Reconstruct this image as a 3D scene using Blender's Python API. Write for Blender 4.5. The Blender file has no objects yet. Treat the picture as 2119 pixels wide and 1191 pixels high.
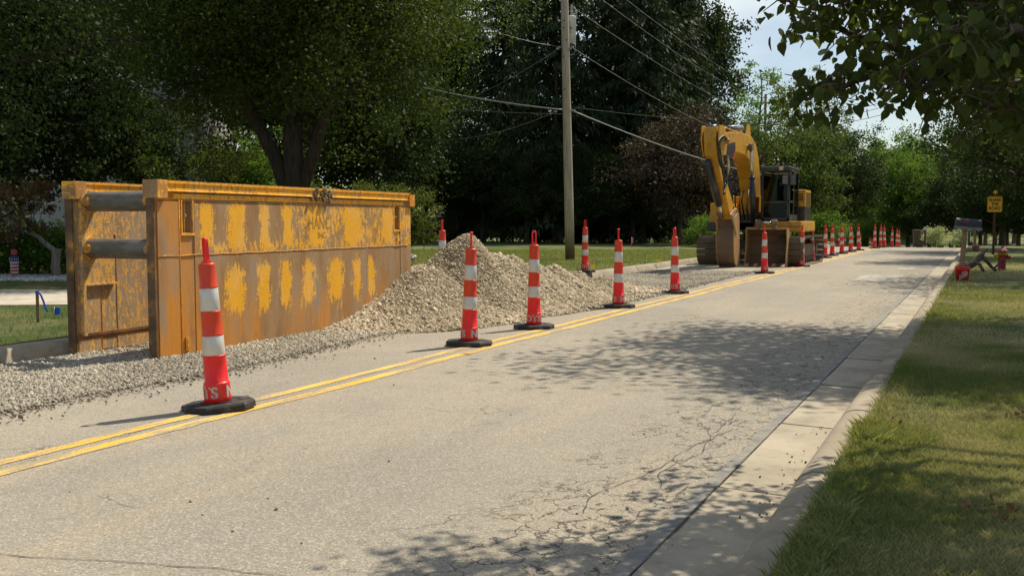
import bpy, bmesh, math, random
import numpy as np
from mathutils import Vector, Matrix, noise

# ------------------------------------------------------------------ camera, world, sun
SC = bpy.context.scene
COL = SC.collection
YAW = math.radians(25.2)
PITCH = math.radians(3.83)
FPX = 2060.0
HC = 1.40
cam = bpy.data.cameras.new("camera")
cam.sensor_width = 36.0
cam.lens = 36.0 * FPX / 2119.0
cam.clip_start = 0.05
cam.clip_end = 3000
camo = bpy.data.objects.new("camera", cam)
COL.objects.link(camo)
camo.location = (0, 0, HC)
camo.rotation_euler = (math.radians(90) - PITCH, 0, YAW)
SC.camera = camo

SUN_EL = math.radians(54.5)
SUN_AZ = Vector((0.375, 0.927, 0)).normalized()
SUNV = Vector((SUN_AZ.x * math.cos(SUN_EL), SUN_AZ.y * math.cos(SUN_EL), math.sin(SUN_EL)))
world = bpy.data.worlds.new("World")
SC.world = world
world.use_nodes = True
wt = world.node_tree
wt.nodes.clear()
wo = wt.nodes.new("ShaderNodeOutputWorld")
wb = wt.nodes.new("ShaderNodeBackground")
sky = wt.nodes.new("ShaderNodeTexSky")
sky.sky_type = 'NISHITA'
sky.sun_disc = False
sky.sun_elevation = SUN_EL
sky.sun_rotation = math.atan2(SUN_AZ.x, SUN_AZ.y)
sky.air_density = 1.1
sky.dust_density = 0.6
tc = wt.nodes.new("ShaderNodeTexCoord")
mpw = wt.nodes.new("ShaderNodeMapping")
mpw.inputs['Scale'].default_value = (1.0, 1.0, 2.6)
mpw.inputs['Location'].default_value = (0.35, 0.1, 0.2)
cn = wt.nodes.new("ShaderNodeTexNoise")
cn.inputs['Scale'].default_value = 2.3
cn.inputs['Detail'].default_value = 7
cn.inputs['Roughness'].default_value = 0.55
cr = wt.nodes.new("ShaderNodeValToRGB")
cr.color_ramp.elements[0].position = 0.44
cr.color_ramp.elements[1].position = 0.66
mxw = wt.nodes.new("ShaderNodeMixRGB")
mxw.inputs['Color2'].default_value = (8.0, 8.7, 9.2, 1)
wt.links.new(tc.outputs['Generated'], mpw.inputs['Vector'])
wt.links.new(mpw.outputs[0], cn.inputs['Vector'])
wt.links.new(cn.outputs['Fac'], cr.inputs[0])
wt.links.new(cr.outputs[0], mxw.inputs['Fac'])
wt.links.new(sky.outputs[0], mxw.inputs['Color1'])
wt.links.new(mxw.outputs[0], wb.inputs['Color'])
wb.inputs['Strength'].default_value = 0.088
wt.links.new(wb.outputs[0], wo.inputs[0])

sl = bpy.data.lights.new("sun", 'SUN')
sl.energy = 5.0
sl.angle = math.radians(0.55)
sl.color = (1.0, 0.91, 0.75)
slo = bpy.data.objects.new("sun", sl)
COL.objects.link(slo)
slo.rotation_euler = SUNV.to_track_quat('Z', 'Y').to_euler()
slo.location = (20, 60, 60)

vs = SC.view_settings
vs.view_transform = 'Standard'
vs.look = 'None'
vs.exposure = 0.22
vs.gamma = 1.0
SC.cycles.max_bounces = 6
SC.cycles.transparent_max_bounces = 6
SC.cycles.use_adaptive_sampling = True

# ------------------------------------------------------------------ picture -> place helpers
FW = Vector((-math.sin(YAW), math.cos(YAW), 0))
RT = Vector((math.cos(YAW), math.sin(YAW), 0))
UPV = Vector((0, 0, 1))
CF = FW * math.cos(PITCH) - UPV * math.sin(PITCH)
CU = FW * math.sin(PITCH) + UPV * math.cos(PITCH)
CAM = Vector((0, 0, HC))


def ray(px, py):
    return (CF + RT * ((px - 1059.5) / FPX) - CU * ((py - 595.5) / FPX))


def gz(y):
    """height of the road crown line along y: flat, then over a crest and down"""
    if y < 50:
        return 0.0
    if y < 110:
        return -0.0008 * (y - 50) ** 2
    return -2.88 - 0.096 * (min(y, 130) - 110) if y < 130 else -4.8


def gnd(px, py, z=0.0):
    d = ray(px, py)
    t = (z - HC) / d.z
    return CAM + d * t


def at(px, Z, z=0.0, py=None):
    """point at forward distance Z in pixel column px, height z (or through pixel row py)"""
    d = ray(px, 458 if py is None else py)
    k = Z / (d.x * FW.x + d.y * FW.y)
    p = CAM + d * k
    if py is None:
        p.z = z
    return p


# ------------------------------------------------------------------ object helpers
def tag(o, label=None, cat=None, group=None, kind=None):
    if label: o["label"] = label
    if cat: o["category"] = cat
    if group: o["group"] = group
    if kind: o["kind"] = kind
    return o


def thing(name, loc=(0, 0, 0), rz=0.0, label=None, cat=None, group=None):
    o = bpy.data.objects.new(name, None)
    o.empty_display_size = 0.2
    COL.objects.link(o)
    o.location = loc
    o.rotation_euler = (0, 0, rz)
    return tag(o, label, cat, group)


def link(name, me, mat, parent=None):
    if mat is not None and len(me.materials) == 0:
        me.materials.append(mat)
    o = bpy.data.objects.new(name, me)
    COL.objects.link(o)
    if parent is not None:
        o.parent = parent
    return o


def copy_tree(o, parent=None):
    c = o.copy()
    COL.objects.link(c)
    c.parent = parent
    for ch in list(o.children):
        copy_tree(ch, c)
    return c


class MB:
    def __init__(s):
        s.v = []; s.f = []; s.sm = []

    def add(s, vs_, fs, smooth=False, M=None):
        b = len(s.v)
        for p in vs_:
            p = Vector(p)
            if M is not None: p = M @ p
            s.v.append((p.x, p.y, p.z))
        for f in fs:
            s.f.append(tuple(i + b for i in f)); s.sm.append(smooth)
        return s

    def box(s, c, d, M=None, tx=1.0, ty=1.0):
        """box centre c, size d, top scaled by tx, ty"""
        x, y, z = c; a, b, h = d[0] / 2, d[1] / 2, d[2] / 2
        P = [(x - a, y - b, z - h), (x + a, y - b, z - h), (x + a, y + b, z - h), (x - a, y + b, z - h),
             (x - a * tx, y - b * ty, z + h), (x + a * tx, y - b * ty, z + h), (x + a * tx, y + b * ty, z + h), (x - a * tx, y + b * ty, z + h)]
        return s.add(P, [(3, 2, 1, 0), (4, 5, 6, 7), (0, 1, 5, 4), (1, 2, 6, 5), (2, 3, 7, 6), (3, 0, 4, 7)], False, M)

    def bbox(s, c, d, r=0.02, M=None, seg=2):
        """bevelled box"""
        bm = bmesh.new()
        bmesh.ops.create_cube(bm, size=1)
        bmesh.ops.scale(bm, vec=d, verts=bm.verts)
        bmesh.ops.bevel(bm, geom=bm.edges[:], offset=r, segments=seg, affect='EDGES', profile=0.7)
        bmesh.ops.translate(bm, vec=c, verts=bm.verts)
        bm.verts.ensure_lookup_table()
        for i, v in enumerate(bm.verts): v.index = i
        s.add([v.co.copy() for v in bm.verts], [tuple(v.index for v in f.verts) for f in bm.faces], False, M)
        bm.free()
        return s

    def prism(s, poly, x0, x1, axis='x', M=None, smooth=False):
        """extrude polygon; axis x: poly=(y,z); axis y: poly=(x,z); axis z: poly=(x,y)"""
        n = len(poly)
        def mk(p, t):
            return {'x': (t, p[0], p[1]), 'y': (p[0], t, p[1]), 'z': (p[0], p[1], t)}[axis]
        P = [mk(p, x0) for p in poly] + [mk(p, x1) for p in poly]
        F = [tuple(range(n)), tuple(range(2 * n - 1, n - 1, -1))]
        F += [(i, i + n, (i + 1) % n + n, (i + 1) % n) for i in range(n)]
        return s.add(P, F, smooth, M)

    def tube(s, pts, r, n=8, M=None, cap=True, smooth=True):
        """tube through pts, r number or list"""
        pts = [Vector(p) for p in pts]
        m = len(pts)
        rr = r if isinstance(r, (list, tuple)) else [r] * m
        V = []; F = []
        ref = None
        for i, p in enumerate(pts):
            t = (pts[min(i + 1, m - 1)] - pts[max(i - 1, 0)])
            if t.length < 1e-9: t = Vector((0, 0, 1))
            t.normalize()
            if ref is None:
                ref = Vector((0, 0, 1)) if abs(t.z) < 0.9 else Vector((1, 0, 0))
            a = t.cross(ref)
            if a.length < 1e-6: a = t.cross(Vector((0, 1, 0)))
            a.normalize()
            b = t.cross(a).normalized()
            ref = -b if False else ref
            for k in range(n):
                an = 2 * math.pi * k / n
                V.append(p + a * (math.cos(an) * rr[i]) + b * (math.sin(an) * rr[i]))
        for i in range(m - 1):
            for k in range(n):
                k2 = (k + 1) % n
                F.append((i * n + k, i * n + k2, (i + 1) * n + k2, (i + 1) * n + k))
        s.add(V, F, smooth, M)
        if cap:
            b0 = len(s.v) - m * n
            s.f.append(tuple(b0 + k for k in range(n - 1, -1, -1))); s.sm.append(False)
            s.f.append(tuple(b0 + (m - 1) * n + k for k in range(n))); s.sm.append(False)
        return s

    def lathe(s, prof, n=24, M=None, smooth=True):
        """revolve (r,z) profile about z"""
        V = []; F = []
        for r, z in prof:
            for k in range(n):
                a = 2 * math.pi * k / n
                V.append((r * math.cos(a), r * math.sin(a), z))
        m = len(prof)
        for i in range(m - 1):
            for k in range(n):
                k2 = (k + 1) % n
                F.append((i * n + k, i * n + k2, (i + 1) * n + k2, (i + 1) * n + k))
        s.add(V, F, smooth, M)
        b0 = len(s.v) - m * n
        s.f.append(tuple(b0 + k for k in range(n - 1, -1, -1))); s.sm.append(False)
        s.f.append(tuple(b0 + (m - 1) * n + k for k in range(n))); s.sm.append(False)
        return s

    def build(s, name, mat, parent=None, bevel=0.0):
        me = bpy.data.meshes.new(name)
        me.from_pydata(s.v, [], s.f)
        me.polygons.foreach_set('use_smooth', s.sm)
        me.update()
        if bevel > 0:
            bm = bmesh.new(); bm.from_mesh(me)
            bmesh.ops.recalc_face_normals(bm, faces=bm.faces)
            eds = [e for e in bm.edges if e.is_manifold and e.calc_face_angle(0) > 0.5]
            if eds:
                bmesh.ops.bevel(bm, geom=eds, offset=bevel, segments=2, affect='EDGES', profile=0.7, clamp_overlap=True)
            bm.to_mesh(me); bm.free()
        else:
            bm = bmesh.new(); bm.from_mesh(me)
            bmesh.ops.recalc_face_normals(bm, faces=bm.faces)
            bm.to_mesh(me); bm.free()
        return link(name, me, mat, parent)


def npmesh(name, V, F, tint=None, smooth=False):
    """V (n,3) float, F (m,k) int, tint (m,) float face attribute"""
    V = np.asarray(V, dtype=np.float32); F = np.asarray(F, dtype=np.int32)
    me = bpy.data.meshes.new(name)
    me.vertices.add(len(V)); me.vertices.foreach_set('co', V.ravel())
    m, k = F.shape
    me.loops.add(m * k); me.loops.foreach_set('vertex_index', F.ravel())
    me.polygons.add(m)
    me.polygons.foreach_set('loop_start', np.arange(0, m * k, k, dtype=np.int32))
    me.polygons.foreach_set('loop_total', np.full(m, k, dtype=np.int32))
    if smooth: me.polygons.foreach_set('use_smooth', np.ones(m, dtype=bool))
    me.update(calc_edges=True)
    if tint is not None:
        a = me.attributes.new('tint', 'FLOAT', 'FACE')
        a.data.foreach_set('value', np.asarray(tint, dtype=np.float32))
    return me


# ------------------------------------------------------------------ materials
class NT:
    """small node-tree builder"""
    def __init__(s, name):
        s.m = bpy.data.materials.new(name); s.m.use_nodes = True
        s.t = s.m.node_tree; s.t.nodes.clear()
        s.out = s.t.nodes.new('ShaderNodeOutputMaterial')
        s.tc = s.t.nodes.new('ShaderNodeTexCoord')

    def set(s, sock, v):
        if hasattr(v, 'is_output'):
            s.t.links.new(v, sock)
        elif isinstance(v, (tuple, list)):
            v = tuple(v)
            if sock.type == 'RGBA' and len(v) == 3: v = v + (1,)
            sock.default_value = v
        else:
            sock.default_value = v

    def n(s, typ, out=0, props=None, **kw):
        nd = s.t.nodes.new(typ)
        for k, v in (props or {}).items(): setattr(nd, k, v)
        for k, v in kw.items():
            k = k.replace('_', ' ')
            s.set(nd.inputs[k], v)
        return nd.outputs[out]

    def vec(s, scale=(1, 1, 1), loc=(0, 0, 0), rot=(0, 0, 0), src='Object'):
        nd = s.t.nodes.new('ShaderNodeMapping')
        s.t.links.new(s.tc.outputs[src], nd.inputs[0])
        nd.inputs['Scale'].default_value = scale; nd.inputs['Location'].default_value = loc; nd.inputs['Rotation'].default_value = rot
        return nd.outputs[0]

    def noise(s, vec, scale=5, detail=4, rough=0.55, dist=0.0, out=0):
        return s.n('ShaderNodeTexNoise', out, Vector=vec, Scale=scale, Detail=detail, Roughness=rough, Distortion=dist)

    def math(s, op, a, b=0.5, c=0.5, clamp=False):
        nd = s.t.nodes.new('ShaderNodeMath'); nd.operation = op; nd.use_clamp = clamp
        s.set(nd.inputs[0], a); s.set(nd.inputs[1], b)
        if op in ('MULTIPLY_ADD', 'SMOOTH_MIN', 'SMOOTH_MAX'): s.set(nd.inputs[2], c)
        return nd.outputs[0]

    def ramp(s, fac, stops, interp='LINEAR'):
        nd = s.t.nodes.new('ShaderNodeValToRGB'); nd.color_ramp.interpolation = interp
        e = nd.color_ramp.elements
        while len(e) < len(stops): e.new(0.5)
        for i, (p, c) in enumerate(stops):
            if not isinstance(c, (tuple, list)): c = (c, c, c)
            e[i].position = p; e[i].color = tuple(c)[:3] + (1,)
        s.set(nd.inputs[0], fac)
        return nd.outputs[0]

    def mix(s, fac, a, b, typ='MIX'):
        nd = s.t.nodes.new('ShaderNodeMixRGB'); nd.blend_type = typ
        s.set(nd.inputs[0], fac); s.set(nd.inputs[1], a); s.set(nd.inputs[2], b)
        return nd.outputs[0]

    def smooth(s, x, lo, hi):
        nd = s.t.nodes.new('ShaderNodeMapRange'); nd.interpolation_type = 'SMOOTHSTEP'
        s.set(nd.inputs[0], x); nd.inputs[1].default_value = lo; nd.inputs[2].default_value = hi
        return nd.outputs[0]

    def sep(s, v):
        nd = s.t.nodes.new('ShaderNodeSeparateXYZ'); s.set(nd.inputs[0], v)
        return nd.outputs

    def bump(s, h, strength=0.3, dist=0.01, normal=None):
        nd = s.t.nodes.new('ShaderNodeBump'); s.set(nd.inputs['Height'], h)
        nd.inputs['Strength'].default_value = strength; nd.inputs['Distance'].default_value = dist
        if normal is not None: s.set(nd.inputs['Normal'], normal)
        return nd.outputs[0]

    def attr(s, name='tint'):
        nd = s.t.nodes.new('ShaderNodeAttribute'); nd.attribute_name = name
        return nd.outputs['Fac']

    def bsdf(s, col, rough=0.6, metal=0.0, normal=None, spec=0.5, **kw):
        nd = s.t.nodes.new('ShaderNodeBsdfPrincipled')
        s.set(nd.inputs['Base Color'], col); s.set(nd.inputs['Roughness'], rough); s.set(nd.inputs['Metallic'], metal)
        nd.inputs['Specular IOR Level'].default_value = spec
        if normal is not None: s.set(nd.inputs['Normal'], normal)
        for k, v in kw.items(): s.set(nd.inputs[k.replace('_', ' ')], v)
        s.t.links.new(nd.outputs[0], s.out.inputs[0])
        return s.m


def plain(name, col, rough=0.6, metal=0.0, var=0.25, scale=6.0, bump=0.0, spec=0.5, dirt=None):
    t = NT(name)
    v = t.vec()
    n1 = t.noise(v, scale, 5, 0.6)
    c = t.mix(t.smooth(n1, 0.3, 0.7), tuple(x * (1 - var) for x in col), tuple(min(1, x * (1 + var * 0.6)) for x in col))
    if dirt is not None:
        c = t.mix(t.smooth(t.noise(v, scale * 0.7 + 1.3, 8, 0.7), 0.52, 0.7), c, dirt)
    r = t.math('ADD', t.math('MULTIPLY', t.noise(v, scale * 3, 3), 0.25), rough - 0.12)
    nm = t.bump(t.noise(v, scale * 8, 4), bump, 0.01) if bump > 0 else None
    return t.bsdf(c, r, metal, nm, spec)


def leaf_mat(name, dark, light, trans=0.45, gloss=0.12):
    t = NT(name)
    c = t.mix(t.attr(), dark, light)
    c2 = t.mix(0.5, c, tuple(min(1, x * y) for x, y in zip(light, (1.5, 1.5, 0.6))))
    p = t.t.nodes.new('ShaderNodeBsdfPrincipled')
    t.set(p.inputs['Base Color'], c); p.inputs['Roughness'].default_value = 0.6
    p.inputs['Specular IOR Level'].default_value = gloss
    tr = t.t.nodes.new('ShaderNodeBsdfTranslucent'); t.set(tr.inputs[0], c2)
    mx = t.t.nodes.new('ShaderNodeMixShader'); mx.inputs[0].default_value = trans
    t.t.links.new(p.outputs[0], mx.inputs[1]); t.t.links.new(tr.outputs[0], mx.inputs[2])
    t.t.links.new(mx.outputs[0], t.out.inputs[0])
    return t.m


M = {}
M['leaf'] = leaf_mat('leaf green', (0.034, 0.068, 0.013), (0.095, 0.165, 0.030), 0.42)
M['leaf_mid'] = leaf_mat('leaf mid green', (0.034, 0.060, 0.014), (0.095, 0.135, 0.032), 0.36)
M['leaf_dark'] = leaf_mat('leaf dark green', (0.018, 0.032, 0.010), (0.042, 0.068, 0.018), 0.26)
M['leaf_bright'] = leaf_mat('leaf bright green', (0.060, 0.125, 0.022), (0.145, 0.235, 0.042), 0.46)
M['leaf_olive'] = leaf_mat('leaf olive', (0.042, 0.066, 0.014), (0.14, 0.165, 0.035), 0.42)
M['leaf_maple'] = leaf_mat('maple leaf', (0.032, 0.050, 0.011), (0.070, 0.100, 0.020), 0.34)
M['leaf_near'] = leaf_mat('pear leaf', (0.030, 0.046, 0.010), (0.068, 0.095, 0.016), 0.42, 0.25)
M['leaf_purple'] = leaf_mat('leaf purple', (0.040, 0.027, 0.020), (0.10, 0.075, 0.058), 0.25)
M['leaf_copper'] = leaf_mat('copper leaf', (0.05, 0.03, 0.018), (0.16, 0.10, 0.045), 0.3)
M['needle'] = leaf_mat('spruce needle', (0.020, 0.034, 0.014), (0.044, 0.068, 0.028), 0.16, 0.1)
M['grass_r'] = leaf_mat('grass blade', (0.062, 0.145, 0.030), (0.52, 0.45, 0.27), 0.32, 0.12)
M['grass_l'] = leaf_mat('lush grass blade', (0.065, 0.16, 0.022), (0.30, 0.30, 0.11), 0.36, 0.15)
M['bloom'] = leaf_mat('hydrangea leaf', (0.06, 0.13, 0.02), (0.75, 0.80, 0.52), 0.3)


def bark(name, c1, c2):
    t = NT(name)
    v = t.vec((1, 1, 0.18))
    n1 = t.noise(v, 14, 6, 0.65)
    c = t.ramp(n1, [(0.3, c1), (0.7, c2)])
    return t.bsdf(c, 0.9, 0, t.bump(n1, 0.8, 0.03), 0.2)


M['bark'] = bark('bark', (0.05, 0.038, 0.028), (0.16, 0.13, 0.10))
M['bark_dark'] = bark('dark bark', (0.022, 0.016, 0.012), (0.075, 0.058, 0.042))
M['bark_grey'] = bark('grey bark', (0.12, 0.10, 0.08), (0.30, 0.26, 0.21))

# asphalt
t = NT('worn asphalt')
v = t.vec()
big = t.noise(v, 0.35, 4, 0.6)
mid = t.noise(v, 2.2, 5, 0.65)
streak = t.noise(t.vec((1.3, 0.10, 1)), 1.0, 4, 0.6)
col = t.mix(t.smooth(big, 0.3, 0.7), (0.262, 0.230, 0.178), (0.335, 0.291, 0.220))
col = t.mix(t.math('MULTIPLY', t.smooth(mid, 0.35, 0.75), 0.45), col, (0.235, 0.218, 0.188))
col = t.mix(t.math('MULTIPLY', t.smooth(streak, 0.45, 0.7), 0.45), col, (0.37, 0.30, 0.205))
col = t.mix(t.math('MULTIPLY', t.smooth(t.noise(t.vec((0.8, 0.3, 1), (4, 2, 0)), 0.9, 5, 0.65), 0.5, 0.68), 0.4), col, (0.20, 0.185, 0.155))
col = t.mix(t.math('MULTIPLY', t.smooth(t.noise(v, 1.4, 8, 0.75), 0.60, 0.68), 0.4), col, (0.15, 0.135, 0.11))
ag = t.t.nodes.new('ShaderNodeTexVoronoi'); t.set(ag.inputs['Vector'], v); ag.inputs['Scale'].default_value = 120
agc = t.sep(ag.outputs['Color'])[0]
col = t.mix(t.math('MULTIPLY', t.smooth(agc, 0.72, 0.95), 0.36), col, (0.62, 0.58, 0.50))
col = t.mix(t.math('MULTIPLY', t.smooth(agc, 0.28, 0.05), 0.42), col, (0.09, 0.08, 0.07))
# alligator cracks near the right edge
sx = t.sep(t.tc.outputs['Object'])
wp = t.n('ShaderNodeVectorMath', 0, {'operation': 'ADD'})
wn = wp.node
t.t.links.new(t.vec((1, 0.62, 1)), wn.inputs[0])
nz = t.t.nodes.new('ShaderNodeTexNoise'); t.set(nz.inputs['Vector'], v); nz.inputs['Scale'].default_value = 5; nz.inputs['Detail'].default_value = 5
sc2 = t.t.nodes.new('ShaderNodeVectorMath'); sc2.operation = 'SCALE'; t.t.links.new(nz.outputs['Color'], sc2.inputs[0]); sc2.inputs['Scale'].default_value = 0.42
t.t.links.new(sc2.outputs[0], wn.inputs[1])
vc = t.t.nodes.new('ShaderNodeTexVoronoi'); vc.feature = 'DISTANCE_TO_EDGE'; t.t.links.new(wp, vc.inputs['Vector']); vc.inputs['Scale'].default_value = 4.6
line = t.math('MULTIPLY', t.smooth(vc.outputs['Distance'], 0.034, 0.008), t.smooth(t.noise(v, 9, 3), 0.34, 0.5))
msk = t.math('MULTIPLY', t.smooth(sx[0], -2.35, -1.85), t.smooth(t.noise(v, 0.9, 3), 0.36, 0.48))
msk2 = t.math('MULTIPLY', t.smooth(sx[0], -1.95, -1.65), t.smooth(t.noise(v, 1.9, 3), 0.40, 0.5))
crk = t.math('MULTIPLY', line, t.math('MAXIMUM', msk, t.math('MULTIPLY', msk2, 0.7)), clamp=True)
# faint large cracks elsewhere
vc2 = t.t.nodes.new('ShaderNodeTexVoronoi'); vc2.feature = 'DISTANCE_TO_EDGE'; t.t.links.new(wp, vc2.inputs['Vector']); vc2.inputs['Scale'].default_value = 0.42
l2 = t.math('MULTIPLY', t.smooth(vc2.outputs['Distance'], 0.005, 0.001), t.smooth(t.noise(v, 0.8, 3), 0.48, 0.6))
crk = t.math('MAXIMUM', crk, t.math('MULTIPLY', l2, 0.65))
col = t.mix(t.math('MULTIPLY', crk, 0.85), col, (0.055, 0.048, 0.040))
hgt = t.math('SUBTRACT', t.math('ADD', t.math('MULTIPLY', agc, 0.35), t.math('MULTIPLY', t.noise(v, 180, 2), 0.6)), t.math('MULTIPLY', crk, 2.0))
M['asphalt'] = t.bsdf(col, 0.92, 0, t.bump(hgt, 0.55, 0.006), 0.25)

# concrete kerb and gutter
def concrete(name, a, b, spk=0.5):
    t = NT(name)
    v = t.vec()
    col = t.mix(t.smooth(t.noise(v, 1.3, 6, 0.65), 0.3, 0.7), a, b)
    col = t.mix(t.math('MULTIPLY', t.smooth(t.noise(v, 5, 8, 0.75), 0.48, 0.72), 0.55), col, tuple(x * 0.58 for x in a))
    col = t.mix(t.math('MULTIPLY', t.smooth(t.noise(t.vec((1, 0.25, 1)), 3, 5, 0.7), 0.52, 0.70), 0.4), col, (0.20, 0.175, 0.14))
    s_ = t.noise(v, 150, 2, 0.5)
    col = t.mix(t.math('MULTIPLY', t.smooth(s_, 0.62, 0.75), spk), col, (0.14, 0.12, 0.09))
    col = t.mix(t.math('MULTIPLY', t.smooth(s_, 0.36, 0.26), spk), col, (0.66, 0.60, 0.48))
    return t.bsdf(col, 0.9, 0, t.bump(s_, 0.4, 0.004), 0.25)


M['gutter'] = concrete('gutter concrete', (0.31, 0.265, 0.195), (0.43, 0.37, 0.275))
M['kerb'] = concrete('kerb concrete', (0.27, 0.225, 0.16), (0.38, 0.32, 0.235), 0.35)
M['kerb_grey'] = concrete('grey kerb concrete', (0.30, 0.27, 0.225), (0.42, 0.385, 0.32))
M['joint'] = plain('joint dirt', (0.07, 0.055, 0.04), 0.95)
M['drive'] = concrete('driveway concrete', (0.46, 0.41, 0.33), (0.54, 0.48, 0.39), 0.3)
t = NT('blue grey crack sealant')
v = t.vec()
M['seal'] = t.bsdf(t.ramp(t.noise(v, 7, 6, 0.7), [(0.35, (0.155, 0.15, 0.14)), (0.6, (0.27, 0.25, 0.205))]), 0.95, 0, t.bump(t.noise(v, 120, 2), 0.3, 0.004))
# yellow paint, worn: real gaps are cut in the mesh edge, wear in colour
t = NT('worn yellow paint')
v = t.vec()
w1 = t.noise(t.vec((3.2, 0.35, 1)), 4, 5, 0.7)
w2 = t.noise(v, 60, 3, 0.6)
pm = t.math('ADD', t.math('MULTIPLY', w1, 0.75), t.math('MULTIPLY', w2, 0.35))
M['yellow_paint'] = t.bsdf(t.mix(t.smooth(pm, 0.525, 0.60), t.mix(t.smooth(t.noise(v, 1.2, 3), 0.35, 0.65), (0.78, 0.42, 0.035), (0.72, 0.46, 0.12)), (0.33, 0.27, 0.17)), 0.8, 0, t.bump(w2, 0.4, 0.004), 0.3)

# lawn ground (under the blades)
t = NT('lawn soil and turf')
v = t.vec()
patch = t.noise(v, 0.55, 5, 0.65)
fine = t.noise(v, 14, 6, 0.75)
dry = t.smooth(t.math('ADD', t.math('MULTIPLY', patch, 0.7), t.math('MULTIPLY', fine, 0.3)), 0.43, 0.62)
xx = t.sep(t.tc.outputs['Object'])[0]
rmask = t.smooth(xx, -4.0, -2.0)
dryA = t.math('MULTIPLY', dry, t.math('ADD', t.math('MULTIPLY', rmask, 0.35), 0.65))
gc = t.mix(dryA, (0.075, 0.115, 0.032), (0.32, 0.27, 0.13))
gc = t.mix(t.math('MULTIPLY', t.smooth(t.noise(v, 45, 4, 0.8), 0.5, 0.7), 0.5), gc, (0.03, 0.05, 0.012))
M['lawn'] = t.bsdf(gc, 0.95, 0, t.bump(t.noise(t.vec((1, 1, 1)), 40, 4, 0.8), 0.9, 0.05), 0.15)

# ------------------------------------------------------------------ ground sheets
RX0, RX1 = -8.25, -1.22          # asphalt
LK, LB = -8.66, -8.92            # left kerb face foot, back
RK, RB = -0.86, -0.62            # right kerb


def lawnz(x, y):
    z = gz(y) + 0.13
    if y > 130:
        z += 0.00105 * (y - 130) ** 2 if y < 260 else 17.7 + 0.05 * (y - 260)
    return z


def build_lawn():
    xs = [-420, -300, -200, -140, -100, -75, -55, -40, -30, -22, -16, -12, -10, LB - 0.02, LB + 0.03, RB - 0.03, RB + 0.02, 0, 1, 2.5, 4, 6, 10, 16, 25, 40, 60, 100, 160, 260, 420]
    ys = [-60, -30, -15, -8, -4, 0, 3, 6, 9, 12, 16, 20, 25, 30, 36, 42, 48] + [50 + 3 * i for i in range(0, 28)] + [140, 155, 170, 185, 200, 215, 230, 245, 260, 300, 400, 600, 1000]
    V = []; F = []
    for y in ys:
        for x in xs:
            z = lawnz(x, y)
            if LB < x < RB and y < 132: z = gz(y) - 0.12
            if x > RB and y < 60: z += 0.012 * math.sin(x * 2.1 + y * 0.7)
            V.append((x, y, z))
    n = len(xs)
    for j in range(len(ys) - 1):
        for i in range(n - 1):
            F.append((j * n + i, j * n + i + 1, (j + 1) * n + i + 1, (j + 1) * n + i))
    me = npmesh('lawn', V, F)
    o = link('lawn', me, M['lawn'])
    tag(o, kind='structure')
build_lawn()


def strip(name, x0f, x1f, ys, dz, mat, kind='structure', nx=1, **kw):
    V = []; F = []
    for y in ys:
        a, b = x0f(y), x1f(y)
        for i in range(nx + 1):
            V.append((a + (b - a) * i / nx, y, gz(y) + dz))
    m = nx + 1
    for j in range(len(ys) - 1):
        for i in range(nx):
            F.append((j * m + i, j * m + i + 1, (j + 1) * m + i + 1, (j + 1) * m + i))
    o = link(name, npmesh(name, V, F), mat)
    return tag(o, kind=kind, **kw)


YS = [-20 + 2 * i for i in range(35)] + [50 + 1.5 * i for i in range(52)]
strip('road', lambda y: RX0, lambda y: RX1, YS, 0.0, M['asphalt'], nx=4)
strip('kerb_bed', lambda y: RX1 - 0.02, lambda y: RB - 0.05, YS, -0.03, M['joint'])
strip('kerb_bed', lambda y: LB + 0.05, lambda y: RX0 + 0.02, YS, -0.03, M['joint'])

rng = random.Random(5)


def kerbs(side):
    """gutter slabs and kerb pieces with open joints"""
    g = MB(); k = MB()
    y = -8.0
    step = 1.83
    off = 0.35 if side > 0 else 0.0
    y += off
    while y < 118:
        y1 = y + step - 0.034
        tl = rng.uniform(-0.004, 0.004)
        if side > 0:
            a, b = RX1 + 0.006, RK
        else:
            a, b = LK, RX0 - 0.006
        for (ya, yb) in ((y, y1),):
            z0, z1 = gz(ya), gz(yb)
            s0, s1 = tl, rng.uniform(-0.004, 0.004)
            P = [(a, ya, z0 + s0 - 0.05), (b, ya, z0 + s0 - 0.05), (b, yb, z1 + s1 - 0.05), (a, yb, z1 + s1 - 0.05),
                 (a, ya, z0 + s0 + 0.003), (b, ya, z0 + s0 - 0.006), (b, yb, z1 + s1 - 0.006), (a, yb, z1 + s1 + 0.003)]
            g.add(P, [(3, 2, 1, 0), (4, 5, 6, 7), (0, 1, 5, 4), (1, 2, 6, 5), (2, 3, 7, 6), (3, 0, 4, 7)])
            # kerb profile
            if side > 0:
                pr = [(RK, -0.06), (RK, 0.0), (RK + 0.02, 0.035), (RK + 0.045, 0.085), (RK + 0.075, 0.118), (RK + 0.12, 0.135), (RK + 0.19, 0.138), (RB - 0.01, 0.132), (RB, 0.11), (RB, -0.06)]
            else:
                pr = [(LK, -0.06), (LK, 0.0), (LK - 0.02, 0.04), (LK - 0.05, 0.10), (LK - 0.08, 0.135), (LK - 0.12, 0.150), (LB + 0.02, 0.150), (LB, 0.12), (LB, -0.06)]
            n = len(pr)
            dx = rng.uniform(-0.004, 0.004)
            V = [(x + dx, ya, z0 + z) for x, z in pr] + [(x + dx, yb, z1 + z) for x, z in pr]
            k.add(V, [(i, i + 1, i + 1 + n, i + n) for i in range(n - 1)], True)
            k.add(V, [tuple(range(n)), tuple(range(2 * n - 1, n - 1, -1))], False)
        y += step
    o = g.build('gutter', M['gutter' if side > 0 else 'kerb_grey']); tag(o, kind='structure')
    o = k.build('kerb', M['kerb']); tag(o, kind='structure')
kerbs(1)
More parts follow.
